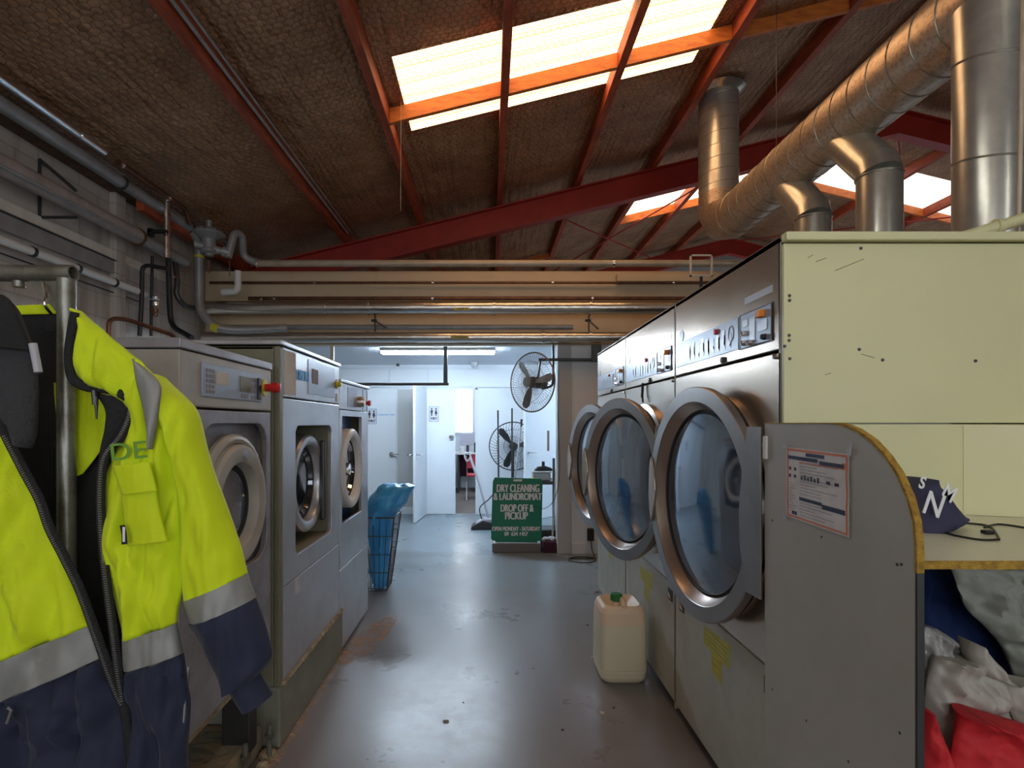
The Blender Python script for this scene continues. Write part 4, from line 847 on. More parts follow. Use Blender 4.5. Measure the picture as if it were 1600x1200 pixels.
def blobbag(name, m, secs, n=28, amp=.02, fr=9, seed=0, parent=None):     # secs: (cx, cy, z, rx, ry)
    vs = []; fs = []
    S2 = []
    for a, b in zip(secs, secs[1:]):
        for k in range(4): S2.append([a[i]+(b[i]-a[i])*k/4 for i in range(5)])
    S2.append(list(secs[-1]))
    for (cx, cy, z, rx, ry) in S2:
        for j in range(n):
            q = 2*PI*j/n; p = Vector((cos(q), sin(q), z*fr*.5)); k = noise.noise(p*2+Vector((seed, 0, 0)))*amp*2+noise.noise(Vector((cos(q)*4, sin(q)*4, z*4+seed)))*amp
            vs.append((cx+(rx+k)*cos(q), cy+(ry+k)*sin(q), z+k*.3))
    for i in range(len(S2)-1):
        for j in range(n): fs.append((i*n+j, i*n+(j+1) % n, (i+1)*n+(j+1) % n, (i+1)*n+j))
    fs.append(tuple(range(n))[::-1]); fs.append(tuple((len(S2)-1)*n+j for j in range(n)))
    return MB().add(vs, fs).build(name, m, parent, smooth=True, auto=60)
tag(blobbag('blue_bag', M['bagblue'], [(-1.0, 5.0, .03, .07, .09), (-1.0, 5.0, .3, .085, .12), (-.99, 5.0, .55, .105, .15), (-.98, 5.0, .68, .13, .18), (-.93, 5.0, .78, .17, .20), (-.88, 5.0, .86, .17, .18), (-.85, 5.0, .93, .15, .12), (-.86, 5, .955, .10, .06)], amp=.022, seed=3), 'bright blue plastic bag stuffed into the tall wire basket', 'plastic bag')

# ------------------------------------------------------------------ dryers on the right
XD = .957; ZT = 2.118
def hingeM(Yh, th): return Matrix.Translation((XD-.018, Yh, 1.17)) @ Matrix.Rotation(th, 4, 'Z')
def dryer(Y0, Y1, th, lab, first=False, idx=0):
    e = thing('tumble_dryer', lab, 'tumble dryer', ((XD+2.6)/2, (Y0+Y1)/2, 0), 'tumble dryers along the right of the aisle')
    g0, g1 = Y0+.006, Y1-.006; yc = (Y0+Y1)/2; R = .47
    zf = (1.10+.02)
    MB().box(XD+.56, 2.6, g0, g1, .03, ZT-.02).build('cabinet', M['creampanel'], e)
    MB().box(XD, 2.6, g0, g0+.01, .03, ZT-.01).box(XD+.03, 2.6, g1-.01, g1, .03, ZT-.01).build('side_panel', M['creampanel'], e)
    MB().box(XD, 2.6, g0, g1, ZT-.02, ZT).build('top_panel', M['steel'], e)
    MB().box(XD, XD+.02, g0, g1, 1.745, ZT).build('upper_panel', M['steel'], e, bevel=.004)
    ring_r = .42
    g = MB(); plate_hole(g, XD, XD+.02, g0, g1, .665, 1.735, circ(yc, 1.17, ring_r)); g.build('front_panel', M['steel'], e, bevel=.002)
    MB().lathe([(ring_r+.03, .0), (ring_r+.03, -.02), (ring_r, -.028), (ring_r-.01, -.01), (ring_r-.01, .05)], (XD, yc, 1.17), 'x', 64).build('opening_rim', M['cone'], e, smooth=True)
    MB().lathe([(ring_r-.01, .04), (ring_r-.02, .50), (0, .50)], (XD, yc, 1.17), 'x', 48).build('drum', M['steelw'], e, smooth=True)
    lp = MB().box(XD, XD+.02, g0, g1, .06, .658).build('lint_panel', M['creampanel'], e, bevel=.003)
    MB().box(XD+.04, XD+.06, g0, g1, .0, .06).build('kick_strip', M['dark'], e)
    for yy in ([g0+.07, g1-.09]):
        c = MB().box(XD-.002, XD+.001, yy-.035, yy+.035, .565, .625).build('latch_recess', M['black'], lp); MB().prism([(yy-.022, .575), (yy+.024, .575), (yy+.024, .608)], XD-.004, XD-.002, 'x').build('latch', M['chrome'], c)
    st = MB().add([(XD-.0012, *p) for p in [(yc-.125, .615), (yc+.137, .60), (yc+.137, .52), (yc+.05, .52), (yc+.05, .44), (yc-.05, .42), (yc-.05, .52), (yc-.125, .52)]], [tuple(range(8))]).build('yellow_sticker', M['yellow'], lp)
    g = MB()
    for k in range(4): g.box(XD-.002, XD-.0015, yc-.11, yc+.125-.01*k, .59-.018*k, .593-.018*k)
    for k in range(3): g.box(XD-.002, XD-.0015, yc-.04, yc+.04, .50-.025*k, .502-.025*k)
    g.build('small_print', M['inkfaint'], st)
    # control strip
    cs = MB().box(XD-.004, XD, g0+.30, g1-.02, 1.785, 1.908).build('control_strip', M['bluegrey'], e, bevel=.001)
    g = MB()
    for k in range(9):
        y = g0+.36+.055*k; g.box(XD-.0052, XD-.004, y, y+.03, 1.81+.01*(k % 2), 1.82+.01*(k % 2)+.05*(k % 3 != 0)).box(XD-.0052, XD-.004, y, y+.012, 1.80, 1.86)
    g.tube([(XD-.005, g0+.36+.022*cos(a), 1.855+.03*sin(a)) for a in [i*PI/8 for i in range(16)]], .002, 4, closed=True)
    g.build('panel_print', M['glyph'], cs)
    MB().lathe([(0, -.012), (.012, -.010), (.012, 0)], (XD-.004, g0+.50, 1.885), 'x', 14).build('red_lamp', M['red'], cs, smooth=True)
    sw = MB().box(XD-.003, XD, g0+.045, g0+.295, 1.780, 1.912).build('switch_panel', M['black'], e)
    MB().box(XD-.006, XD-.003, g0+.052, g0+.27, 1.785, 1.906).build('switch_plate', M['bluegrey'], sw)
    MB().box(XD-.026, XD-.006, g0+.09, g0+.125, 1.87, 1.895).build('rocker_switch', M['orange'], sw, bevel=.003)
    MB().box(XD-.008, XD-.006, g0+.075, g0+.14, 1.825, 1.862).box(XD-.008, XD-.006, g0+.16, g0+.2, 1.80, 1.885).box(XD-.008, XD-.006, g0+.215, g0+.255, 1.86, 1.885).build('switch_label', M['glyph'], sw)
    for (dy, dz, c) in ((.09, 1.80, 'black'), (.24, 1.80, 'chrome'), (.24, 1.835, 'chrome'), (.19, 1.795, 'chrome')): MB().lathe([(0, -.016), (.009, -.014), (.011, 0)], (XD-.006, g0+dy, dz), 'x', 12).build('switch_knob', M[c], sw, smooth=True)
    bd = MB().lathe([(0, -.003), (.028, -.003), (.03, 0)], (XD, g1-.09, 1.935), 'x', 20).build('badge', M['bluegrey'], e)
    MB().box(XD-.002, XD, g0+.05, g0+.25, 1.945, 1.97).build('name_strip', M['glyph'], e)
    MB().lathe([(0, -.012), (.013, -.010), (.013, 0)], (XD, g0+.44, 1.76), 'x', 12).build('key_lock', M['darkmetal'], e, smooth=True)
    MB().lathe([(0, -.010), (.010, -.008), (.010, 0)], (XD, g0+.03, 1.725), 'x', 12).build('screw', M['chrome'], e, smooth=True)
    # swinging door
    Yh = Y0+.04; xf = hingeM(Yh, th); R = .485
    def L_(): g = MB(); g.xf = xf; return g
    cy = R+.0
    d = L_().lathe([(R-.035, -.010), (R-.001, -.012), (R, -.040), (R-.003, -.044), (R-.062, -.045), (R-.065, -.042), (R-.067, -.03)], (0, cy, 0), 'x', 72).build('door_ring', M['doorsteel'], e, smooth=True, auto=16)
    L_().lathe([(R-.006, -.012), (R-.012, .008), (R-.04, .012)], (0, cy, 0), 'x', 72).build('rubber_gasket', M['rubber'], d, smooth=True)
    L_().lathe([(R-.064, -.043), (R-.078, -.02), (R-.098, .002)], (0, cy, 0), 'x', 72).build('inner_cone', M['cone'], d, smooth=True)
    L_().lathe([(R-.095, .0), (R-.108, -.006), (R-.116, .004)], (0, cy, 0), 'x', 64).build('door_seal', M['rubber'], d, smooth=True)
    L_().lathe([(0, -.026), (.15, -.023), (.26, -.014), (R-.112, .001)], (0, cy, 0), 'x', 64).build('door_glass', M['glass'], d, smooth=True)
    # lens-shaped grip plate at the free edge
    pts = []; w2 = .17
    for k in range(13): a = -w2*2+4*w2*k/12; pts.append((cy+(R-.001)*cos(a), (R-.001)*sin(a)))
    for k in range(13): a = w2*2-4*w2*k/12; pts.append((cy+(R-.001)*cos(2*w2)-.006-.052*cos((k-6)/6*PI/2), (R-.001)*sin(a)))
    L_().prism(pts, -.054, -.044, 'x').build('grip_plate', M['steel'], d, bevel=.003)
    L_().prism([(-.03, -.25), (.062, -.25), (.098, -.10), (.104, .02), (.085, .16), (.05, .32), (-.03, .32)], -.051, -.044, 'x').build('hinge_plate', M['doorsteel'], d, bevel=.001)
    L_().box(-.01, .03, -.03, .0, -.18, -.08).box(-.01, .03, -.03, .0, .08, .18).build('hinge', M['darkmetal'], d)
    return e
dryer(1.805, 2.835, math.radians(4.5), 'stainless tumble dryer nearest the camera with its big glass door nearly shut')
dryer(2.835, 3.870, math.radians(15), 'middle stainless tumble dryer with glass door swung ajar')
dryer(3.870, 4.88, math.radians(12), 'furthest tumble dryer, its open door showing behind the middle one')
for yy in (2.835, 3.87): tag(MB().box(XD-.001, XD+.02, yy-.006, yy+.006, .06, 2.118).build('filler_strip', M['olive'], bevel=.001), 'narrow olive filler strip between the %s dryers' % ('near and middle' if yy < 3 else 'middle and far'), 'trim strip', 'strips between the dryers')
tag(MB().tube([(XD-.014, 2.835+.55, 1.75), (XD-.02, 2.835+.55, 1.66)], .008, 8).tube([(XD-.02, 3.375, 1.67), (XD-.02, 3.36, 1.63)], .006, 6).build('key_bunch', M['black']), 'small bunch of keys hanging from the middle dryer', 'keys')
# cream side board
e = thing('side_board', 'large pale green-cream panel closing the near side of the dryers', 'panel', (1.8, 1.8, 1.5))
MB().box(XD-.003, 2.62, 1.785, 1.80, 1.502, 2.085).build('panel', M['greenboard'], e, bevel=.003)
MB().box(XD-.004, 2.62, 1.765, 1.80, 2.09, 2.118).build('top_lip', M['greenboard'], e, bevel=.004)
g = MB()
for (x, y) in ((1233.5, 462), (1233.5, 469.5), (1233, 524), (1233, 532), (1234, 560.5), (1345, 388), (1342.5, 546), (1379, 562.5), (1524, 564), (1226, 541)):
    p = at(x, y, 1.785); g.lathe([(0, -.003), (.0045, -.003), (.0055, 0)], (p[0], 1.785, p[2]), 'y', 10)
g.build('screw_heads', M['darkmetal'], e)
g = MB()
for a, b in (((1275, 409), (1291, 403)), ((1305, 423), (1350, 404.5)), ((1289, 586), (1299, 582.5)), ((1262, 403), (1270, 398)), ((1345, 553), (1366, 559))):
    g.tube([at(*a, 1.7845), at(*b, 1.7845)], .0008, 4)
g.build('scratches', M['darkmetal'], e)
tag(MB().box(XD-.003, 2.62, 1.786, 1.80, 0, 1.498).build('recess_panel', M['greenboard']), 'green-cream panel forming the back of the counter recess', 'panel')
g = MB(); xa = .91; zt_ = 1.498; Yc = 1.84
tag(MB().add([(1.536, 1.784, 1.205), (2.2, 1.55, 1.205), (2.2, 1.55, 1.495), (1.536, 1.784, 1.495), (1.536, 1.7855, 1.205), (2.2, 1.78, 1.205), (2.2, 1.78, 1.495), (1.536, 1.7855, 1.495)], [(0,1,2,3), (4,7,6,5), (0,4,5,1), (1,5,6,2), (2,6,7,3), (3,7,4,0)]).build('recess_panel', M['greenboard']), 'slightly darker angled panel at the right end of the recess', 'panel')
# counter and end panel
XP = .90
e = thing('end_panel', 'tall grey laminate end panel with a rounded raw chipboard edge', 'panel', (XP, 1.5, 0))
prof = [(1.80, 0), (1.80, 1.5), (1.47, 1.5)]
for k in range(9): a = PI/2+PI/2*k/8; prof.append((1.47+.305*cos(a)*1.0, 1.24+.26*sin(a)))
prof += [(1.165, 0)]
MB().prism(prof, XP, XP+.013, 'x').build('board', M['lamgrey'], e)
g = MB(); edge = prof[1:-1]+[(1.165, 1.21), (1.165, 1.185)]
outer = [(y, z) for y, z in edge]
vs = []; fs = []
for i, (y, z) in enumerate(outer):
    a = outer[max(i-1, 0)]; b = outer[min(i+1, len(outer)-1)]; t = Vector((b[0]-a[0], b[1]-a[1])).normalized(); nrm = Vector((t.y, -t.x))
    th_ = .0012+(.006 if i > 2 else 0)+.0012*random.random()
    if nrm.dot(Vector((y-1.6, z-.9))) < 0: nrm = -nrm
    for xx in (XP-.001, XP+.0145): vs += [(xx, y, z), (xx, y+nrm.x*th_, z+nrm.y*th_)]
for i in range(len(outer)-1):
    a = i*4; b = a+4; fs += [(a, b, b+1, a+1), (a+2, a+3, b+3, b+2), (a+1, b+1, b+3, a+3)]
g.add(vs, fs); g.build('chipboard_edge', M['chip'], e)
MB().box(XP-.010, XP-.0005, 1.775, 1.795, 1.385, 1.46).build('white_clip', M['white'], e, bevel=.003)
g = MB()
for (y, z) in [(XP*F/(a-VX), H-(b-VY)*XP/(a-VX)) for a, b in ((1207, 813), (1284, 839), (1402, 882), (1409, 882), (1207, 1077), (1260, 1126), (1326, 1190), (1406, 1145))]: g.lathe([(0, -.0015), (.003, -.0015), (.0035, 0)], (XP, y, z), 'x', 8)
g.build('nail_holes', M['darkmetal'], e)
tag(MB().box(XP-.0005, XP+.0155, 1.157, 1.164, 0, 1.185).build('support_post', M['darkmetal'], bevel=.002), 'dark metal strip standing against the front edge of the end panel', 'post')
e = thing('counter_shelf', 'pale laminate counter with chipped raw front edge', 'counter', (1.5, 1.5, 1.188))
MB().box(XP+.014, 2.2, 1.185, 1.784, 1.188, 1.204).build('top', M['counter'], e)
g = MB(); vs = []; fs = []; n_ = 60
for i in range(n_+1):
    x = XP+.019+1.28*i/n_; k = .004*abs(noise.noise((x*14, 0, 0)))*2
    vs += [(x, 1.1855, 1.1872), (x, 1.180-k, 1.188), (x, 1.180+k*.5, 1.2025-k), (x, 1.1855, 1.2048)]
for i in range(n_): a = i*4; fs += [(a, a+4, a+5, a+1), (a+1, a+5, a+6, a+2), (a+2, a+6, a+7, a+3)]
g.add(vs, fs); g.build('raw_edge', M['chip'], e)
tag(MB().box(XP+.02, 2.2, 1.70, 1.72, 0, 1.16).build('dark_backing', M['dark']), 'near-black board added behind the bags to keep the under-counter space dark', 'panel')  # added with the side board below to hold darkness under the counter
tag(MB().box(2.18, 2.2, 1.2, 1.70, 0, 1.188).build('end_panel', M['lamgrey']), 'unseen grey side board added at the counter end to keep the space below dark', 'panel')
# poster
e = thing('notice_poster', 'crumpled safety notice with orange border taped to the end panel', 'poster', (XP, 1.63, 1.33))
y0p, y1p, z0p, z1p = 1.373, 1.666, 1.221, 1.430
def pp(u, v): return (XP-.0025-.0016*noise.noise((u*5, v*5, 1))-.0008*noise.noise((u*14, v*14, 4)), y1p-(y1p-y0p)*u, z0p-.006*u+(z1p-z0p)*v+.0*u)
def pgrid(u0, u1, v0, v1, dx, name, m, n=14, par=e, mk=None):
    g = mk or MB(); vs = []; 
    for j in range(n+1):
        for i in range(n+1): p = pp(u0+(u1-u0)*i/n, v0+(v1-v0)*j/n); vs.append((p[0]-dx, p[1], p[2]))
    g.add(vs, [(j*(n+1)+i, j*(n+1)+i+1, (j+1)*(n+1)+i+1, (j+1)*(n+1)+i) for j in range(n) for i in range(n)])
    return g
pgrid(0, 1, 0, 1, 0, '', None, 30).build('sheet', M['paperwhite'], e, smooth=True)
g = MB()
for r in ((.02,.98,.955,.985), (.02,.98,.02,.045), (.02,.045,.02,.98), (.955,.98,.02,.98), (.24,.96,.80,.815), (.03,.96,.845,.85)): pgrid(*r, .0006, '', None, 8, mk=g)
pgrid(.9, .96, .80, .88, .0006, '', None, 4, mk=g)
g.build('orange_border', M['orangeprint'], e)
g = MB()
for r in ((.36,.66,.90,.945), (.04,.55,.835,.885), (.58,.93,.815,.865), (.25,.62,.285,.33), (.62,.95,.25,.31)): pgrid(*r, .0009, '', None, 5, mk=g)
for k in range(4): a_ = .06+.09*(k % 2); b_ = .58+.10*(k//2); pgrid(a_, a_+.04, b_, b_+.045, .0009, '', None, 3, mk=g)
pgrid(.11, .15, .06, .11, .0009, '', None, 3, mk=g); pgrid(.16, .20, .06, .11, .0009, '', None, 3, mk=g)
for k in range(6): pgrid(.27+.055*k, .30+.055*k, .57, .62+.02*(k % 2), .0009, '', None, 2, mk=g)
for k in range(2): pgrid(.68+.12*k, .74+.12*k, .58, .62, .0009, '', None, 2, mk=g)
g.build('dark_print', M['ink'], e)
g = MB()
for v in range(18):
    vv = .08+v*.042
    if .25 < vv < .36: continue
    pgrid(.25, .25+.6*(.7+.3*sin(v*2.3)), vv, vv+.008, .0007, '', None, 6, mk=g)
for v in range(11): pgrid(.06, .06+.14*(.7+.3*sin(v*1.7)), .14+v*.036, .147+v*.036, .0007, '', None, 3, mk=g)
g.build('fine_print', M['inkfaint'], e)
for (u, v, du, dv_) in ((0, 1, .05, 0), (1, 1, -.05, .05), (0, 0, .04, -.03)):
    p = pp(u, v); g = MB(); g.add([(XP-.004, p[1]+.016, p[2]-.004+dv_*.3), (XP-.004, p[1]+.012, p[2]+.006), (XP-.005, p[1]-.014, p[2]+.004+dv_*.5), (XP-.005, p[1]-.010, p[2]-.006)], [(0,1,2,3)]); g.build('sticky_tape', M['tub'], e, solid=.0004)

# ------------------------------------------------------------------ jerrycan, bucket, scraps
e = thing('jerrycan', 'cream plastic jerrycan with green cap standing against the dryers', 'jerrycan', (.78, 3.3, 0))
def rr2(cx, cy, hx, hy, r, z, n=6):
    P = []
    for sx, sy, a0 in ((1,1,0), (-1,1,PI/2), (-1,-1,PI), (1,-1,1.5*PI)):
        for k in range(n+1): a = a0+PI/2*k/n; P.append((cx+sx*(hx-r)+r*cos(a), cy+sy*(hy-r)+r*sin(a), z))
    return P
lev = [(0, .115, .125, .05), (.012, .128, .140, .055), (.03, .134, .145, .05), (.065, .136, .147, .045), (.07, .133, .144, .045), (.075, .136, .147, .045), (.30, .134, .145, .045), (.335, .133, .144, .045), (.40, .128, .139, .045), (.425, .120, .130, .05), (.44, .105, .115, .05)]
g = MB(); cxx, cyy = .778, 3.31
rings = [rr2(cxx+.0, cyy, hx, hy, r, z) for z, hx, hy, r in lev]; n_ = len(rings[0]); b0 = 0
for a, b, l in zip(rings, rings[1:], lev): g.mi = 1 if l[0] >= .335 else 0; g.add(a+b, [(i, (i+1) % n_, n_+(i+1) % n_, n_+i) for i in range(n_)])
g.mi = 0; g.add(rings[0], [tuple(range(n_))[::-1]]); g.mi = 1
top = rings[-1]; inner = rr2(cxx, cyy, .060, .075, .03, .405); g.add(top+inner+rr2(cxx, cyy, .055, .07, .03, .40), [(i, (i+1) % n_, n_+(i+1) % n_, n_+i) for i in range(n_)]+[tuple(2*n_+i for i in range(n_))]+[(n_+i, n_+(i+1) % n_, 2*n_+(i+1) % n_, 2*n_+i) for i in range(n_)])
g.build('can_body', [M['can'], M['canempty']], e, smooth=True, auto=50)
MB().tube(smoothpath([(cxx+.005, cyy-.125, .435), (cxx+.005, cyy-.06, .455), (cxx+.005, cyy+.04, .455), (cxx+.005, cyy+.11, .43)]), .017, 12).build('carry_handle', M['canempty'], e, smooth=True)
MB().lathe([(.028, .40), (.028, .44), (0, .44)], (cxx-.02, cyy-.02, 0), 'z', 20).build('neck', M['canempty'], e, smooth=True)
MB().lathe([(0, .485), (.030, .485), (.036, .478), (.036, .448), (.033, .445), (0, .445)], (cxx-.02, cyy-.02, 0), 'z', 20).build('cap', M['capgreen'], e, smooth=True)
e = thing('bucket', 'white plastic bucket with lid at the bottom edge of the picture', 'bucket', (.74, 1.62, 0))
MB().lathe([(0, 0), (.10, 0), (.115, .38), (.12, .40)], (.745, 1.60, 0), 'z', 36).build('bucket_body', M['white'], e, smooth=True)
MB().lathe([(.125, .395), (.128, .40), (.128, .415), (.12, .418), (.11, .410), (0, .408)], (.745, 1.60, 0), 'z', 36).build('lid', M['white'], e, smooth=True)
def scrap(p, s_, m, lab, seed):
    g = MB(); n_ = 9; vs = [(p[0], p[1], .006)]
    for i in range(n_): a = 2*PI*i/n_; k = s_*(.6+.5*abs(noise.noise((cos(a)*2, sin(a)*2, seed)))*2); vs.append((p[0]+k*cos(a), p[1]+k*sin(a), .001+.004*abs(noise.noise((i, seed, 0)))))
    g.add(vs, [(0, 1+i, 1+(i+1) % n_) for i in range(n_)]); tag(g.build('floor_scrap', M[m], solid=.001), lab, 'scrap', 'bits of litter on the aisle floor')
def fl(x, y): Y = F*H/(y-VY); return ((x-VX)*Y/F, Y)
for x, y, s_, m, lb in ((941, 1114, .020, 'lint', 'pale scrap of paper on the floor below the jerrycan'), (925, 1027, .011, 'lint', 'small white scrap just left of the jerrycan'), (933, 925, .030, 'timberdk', 'brown scrap at the foot of the furthest dryer'), (959, 1106, .008, 'dark', 'dark speck beside the pale scrap'),
                        (918, 977, .014, 'dark', 'small dark mark on the floor level with the jerrycan top'), (879, 1141, .011, 'dark', 'dark speck near the bottom middle of the aisle'), (697, 1127, .022, 'stain', 'brown stain on the scuffed patch of floor'), (724, 1098, .008, 'dark', 'tiny dark dot above the brown floor stain')):
    scrap(fl(x, y), s_, m, lb, x)

# ------------------------------------------------------------------ ducts
def spiral(path_len, r, pitch, axis, start, n=14):
    out = []; k = int(path_len/pitch*n)
    for i in range(k+1):
        a = 2*PI*i/n; d = pitch*i/n
        if d > path_len: break
        c, s_ = (r+.001)*cos(a), (r+.001)*sin(a)
        out.append({'y': (start[0]+c, start[1]+d, start[2]+s_), 'z': (start[0]+c, start[1]+s_, start[2]+d)}[axis])
    return out
e = thing('exhaust_duct', 'long galvanised spiral duct running over the dryers towards the back', 'duct', (2.42, 4, 3.56))
DX, DZ, DR = 2.42, 3.56, .20
MB().tube([(DX, 1.95, DZ), (DX, 5.42, DZ)], DR, 40).build('main_run', M['duct'], e, smooth=True)
MB().tube(spiral(3.4, DR, .17, 'y', (DX, 1.98, DZ), 24), .0045, 5).build('spiral_seam', M['seam'], e, smooth=True)
MB().tube([(DX, 5.40, DZ), (DX, 5.52, DZ), (DX, 5.70, DZ+.05), (DX, 5.80, DZ+.16), (DX, 5.82, DZ+.34)], DR+.003, 36).build('elbow', M['duct'], e, smooth=True, auto=20)
MB().tube([(DX, 5.82, DZ+.33), (DX, 5.82, roofz(DX)+.02)], DR, 36).build('stack', M['ductclean'], e, smooth=True)
MB().tube(spiral(1.15, DR, .13, 'z', (DX, 5.82, DZ+.34), 24), .003, 5).build('stack_seam', M['seam'], e, smooth=True)
MB().lathe([(DR+.003, -.05), (DR+.05, -.02), (DR+.07, .0)], (DX, 5.82, roofz(DX)-.05), 'z', 30).build('roof_collar', M['foil'], e, smooth=True)
MB().tube([(2.33, 4.47, DZ+DR-.02), (2.33, 4.47, roofz(2.33)-.02)], .003, 6).build('hanger_wire', M['darkmetal'], e)
def branch(Y, slant, lab, r=.123, x=DX):
    e = thing('dryer_duct', lab, 'duct', (x, Y, ZT), 'vertical ducts rising from the dryers')
    if slant:
        z1 = DZ-.52; path = [(x, Y, ZT), (x, Y, z1)]
        MB().tube(path, r, 30).build('upright', M['ductclean'], e, smooth=True)
        MB().tube([(x, Y, z1-.001), (x, Y+.02, z1+.06), (x, Y+.36, DZ-.10)], r+.002, 30).build('slanted_joint', M['ductclean'], e, smooth=True, auto=15)
        MB().tube([(x+.0+(r+.004)*cos(a), Y+(r+.004)*sin(a), z1-.01) for a in [i*PI/12 for i in range(24)]], .005, 5, closed=True).build('joint_band', M['seam'], e, smooth=True)
        zs = (z1-.45,)
    else:
        MB().tube([(x, Y, ZT), (x, Y, DZ-.12)], r, 36).build('upright', M['ductclean'], e, smooth=True); zs = (z1 for z1 in (2.72, 3.18))
    for z in zs:
        MB().tube([(x+(r+.003)*cos(a), Y+(r+.003)*sin(a), z+.03*sin(a)) for a in [i*PI/14 for i in range(28)]], .0045, 5, closed=True).build('seam_band', M['seam'], e, smooth=True)
branch(2.56, False, 'thick upright duct at the right edge, nearest the camera', .134, 2.32)
branch(3.42, True, 'upright duct with slanted joint between the near and far dryer ducts')
branch(4.12, True, 'furthest and thinnest-looking dryer duct with slanted joint')
e = pipe('vertical_conduit', [(1.90, 1.98, 2.12), (1.93, 1.98, 3.3)], .008, 'pipecream', 'thin pale conduit rising in front of the thick duct at the right edge')
e = pipe('plastic_pipe', [(1.50, 1.95, 2.10), (1.66, 1.95, 2.155), (2.1, 1.95, 2.29)], .021, 'greenboard', 'cream plastic pipe slanting across the top of the near dryer', clips=[((1.80, 1.95, 2.198), 'x')], clipm='greenboard', bend=.05)
MB().box(1.76, 1.84, 2.0, 2.08, 2.118, 2.17).build('valve_box', M['white'], e, bevel=.008)
# things on top of dryers
tag(blobbag('blue_bundle', M['bagdkblue'], [(1.62, 4.25, ZT, .20, .22), (1.63, 4.25, ZT+.10, .21, .24), (1.65, 4.25, ZT+.18, .16, .16), (1.66, 4.25, ZT+.21, .06, .06)], amp=.03, seed=9), 'blue plastic-wrapped bundle lying on top of the far dryers', 'bundle')
e = thing('square_frame', 'thin pale square frame standing on top of the furthest dryer', 'frame', (1.75, 4.7, ZT))
p0, p1 = at(1078, 432, 4.75), at(1113, 398, 4.75)
for a, b in (((p0[0], p0[2]), (p0[0]+.012, p1[2])), ((p1[0]-.012, p0[2]), (p1[0], p1[2])), ((p0[0], p1[2]-.012), (p1[0], p1[2])), ((p0[0], p0[2]), (p1[0], p0[2]+.012))): MB().box(a[0], b[0], 4.74, 4.76, a[1], b[1]).build('frame_bar', M['paper'], e)
MB().box((p0[0]+p1[0])/2-.01, (p0[0]+p1[0])/2+.01, 4.74, 4.76, ZT, p0[2]).build('stand', M['black'], e)

# ------------------------------------------------------------------ soft pieces (cloth patches)
def cat4(a, b, c, d, t): return .5*((2*b)+(c-a)*t+(2*a-5*b+4*c-d)*t*t+(3*b-a-3*c+d)*t**3)
def patch(rows, Y, nu=22, sub=8, bulge=.02, wr=.006, fr=(6, 2.2), seed=0, back=None, fold=0, mk=None):
    """cloth between a left and a right outline; rows: (xl, yl, xr, yr[, extra distance])"""
    R = [list(r)+[0]*(5-len(r)) for r in rows]; G = []
    for i in range(len(R)-1):
        a, b, c, d = R[max(i-1,0)], R[i], R[i+1], R[min(i+2, len(R)-1)]
        for k in range(sub): G.append([cat4(a[q], b[q], c[q], d[q], k/sub) for q in range(5)])
    G.append(R[-1]); nv = len(G); F_ = []; B_ = []
    for j, g_ in enumerate(G):
        for i in range(nu+1):
            u = i/nu; x = g_[0]+(g_[2]-g_[0])*u; y = g_[1]+(g_[3]-g_[1])*u; v = j/(nv-1)
            eb = (sin(PI*u))**.6 if 0 < u < 1 else 0
            n_ = noise.noise((x*.01*fr[0]*.5, y*.01*fr[1]*.5, seed))+.5*noise.noise((x*.03*fr[0]*.5, y*.02*fr[1]*.5, seed+5))
            dy = -bulge*eb+n_*wr*(.35+.65*eb)-fold*eb*max(0, sin(u*9+v*3+seed))
            P = at(x, y, Y+g_[4]); F_.append((P[0], P[1]+dy, P[2]))
            if back is not None: B_.append((P[0], P[1]+back*eb+.003, P[2]))
    g = mk or MB(); w_ = nu+1
    fs = [(j*w_+i, j*w_+i+1, (j+1)*w_+i+1, (j+1)*w_+i) for j in range(nv-1) for i in range(nu)]
    if back is None: g.add(F_, fs)
    else:
        o_ = len(F_); fs2 = [tuple(o_+q for q in f[::-1]) for f in fs]; rim = []
        bd = [(0, i) for i in range(nu)]; 
        for i in range(nu): rim.append((i, o_+i, o_+i+1, i+1)); a = (nv-1)*w_+i; rim.append((a, a+1, o_+a+1, o_+a))
        for j in range(nv-1): a = j*w_; rim.append((a, a+w_, o_+a+w_, o_+a)); a = j*w_+nu; rim.append((a, o_+a, o_+a+w_, a+w_))
        g.add(F_+B_, fs+fs2+rim)
    return g
def ribbon(pts, Y, wd, z=0): return [at(x, y, Y+z) for x, y in pts]

# garment rail
YR = 1.10
e = thing('garment_rail', 'worn galvanised tube garment rail with a welded corner at the left', 'clothes rail', (-.85, YR, 0))
bx = at(112, 427, YR)
MB().tube([(-2.0, YR, bx[2]), (bx[0]+.004, YR, bx[2])], .0165, 20, caps=False).lathe([(.0165, 0), (.013, 0), (.013, -.06), (0, -.06)], (bx[0]+.004, YR, bx[2]), 'x', 20).build('top_bar', M['galv'], e, smooth=True)
px_ = at(104, 430, YR)[0]
MB().tube([(px_, YR, 0), (px_, YR, bx[2]-.012)], .0165, 20).build('post', M['galv'], e, smooth=True)
MB().tube([(-1.98, YR, 0), (-1.98, YR, bx[2])], .0165, 16).build('post', M['galv'], e, smooth=True)
MB().prism([(px_-.012, bx[2]-.013), (px_-.075, bx[2]-.013), (px_-.012, bx[2]-.085)], YR-.003, YR+.003, 'y').build('gusset', M['galv'], e)
MB().tube([(px_-.095, YR, bx[2]-.016), (px_-.095, YR, bx[2]-.028)], .011, 12).build('bolt', M['galv'], e, smooth=True)
for x in (px_, -1.98): MB().tube([(x, .7, .02), (x, 1.27, .02)], .0165, 14).build('foot', M['galv'], e, smooth=True)
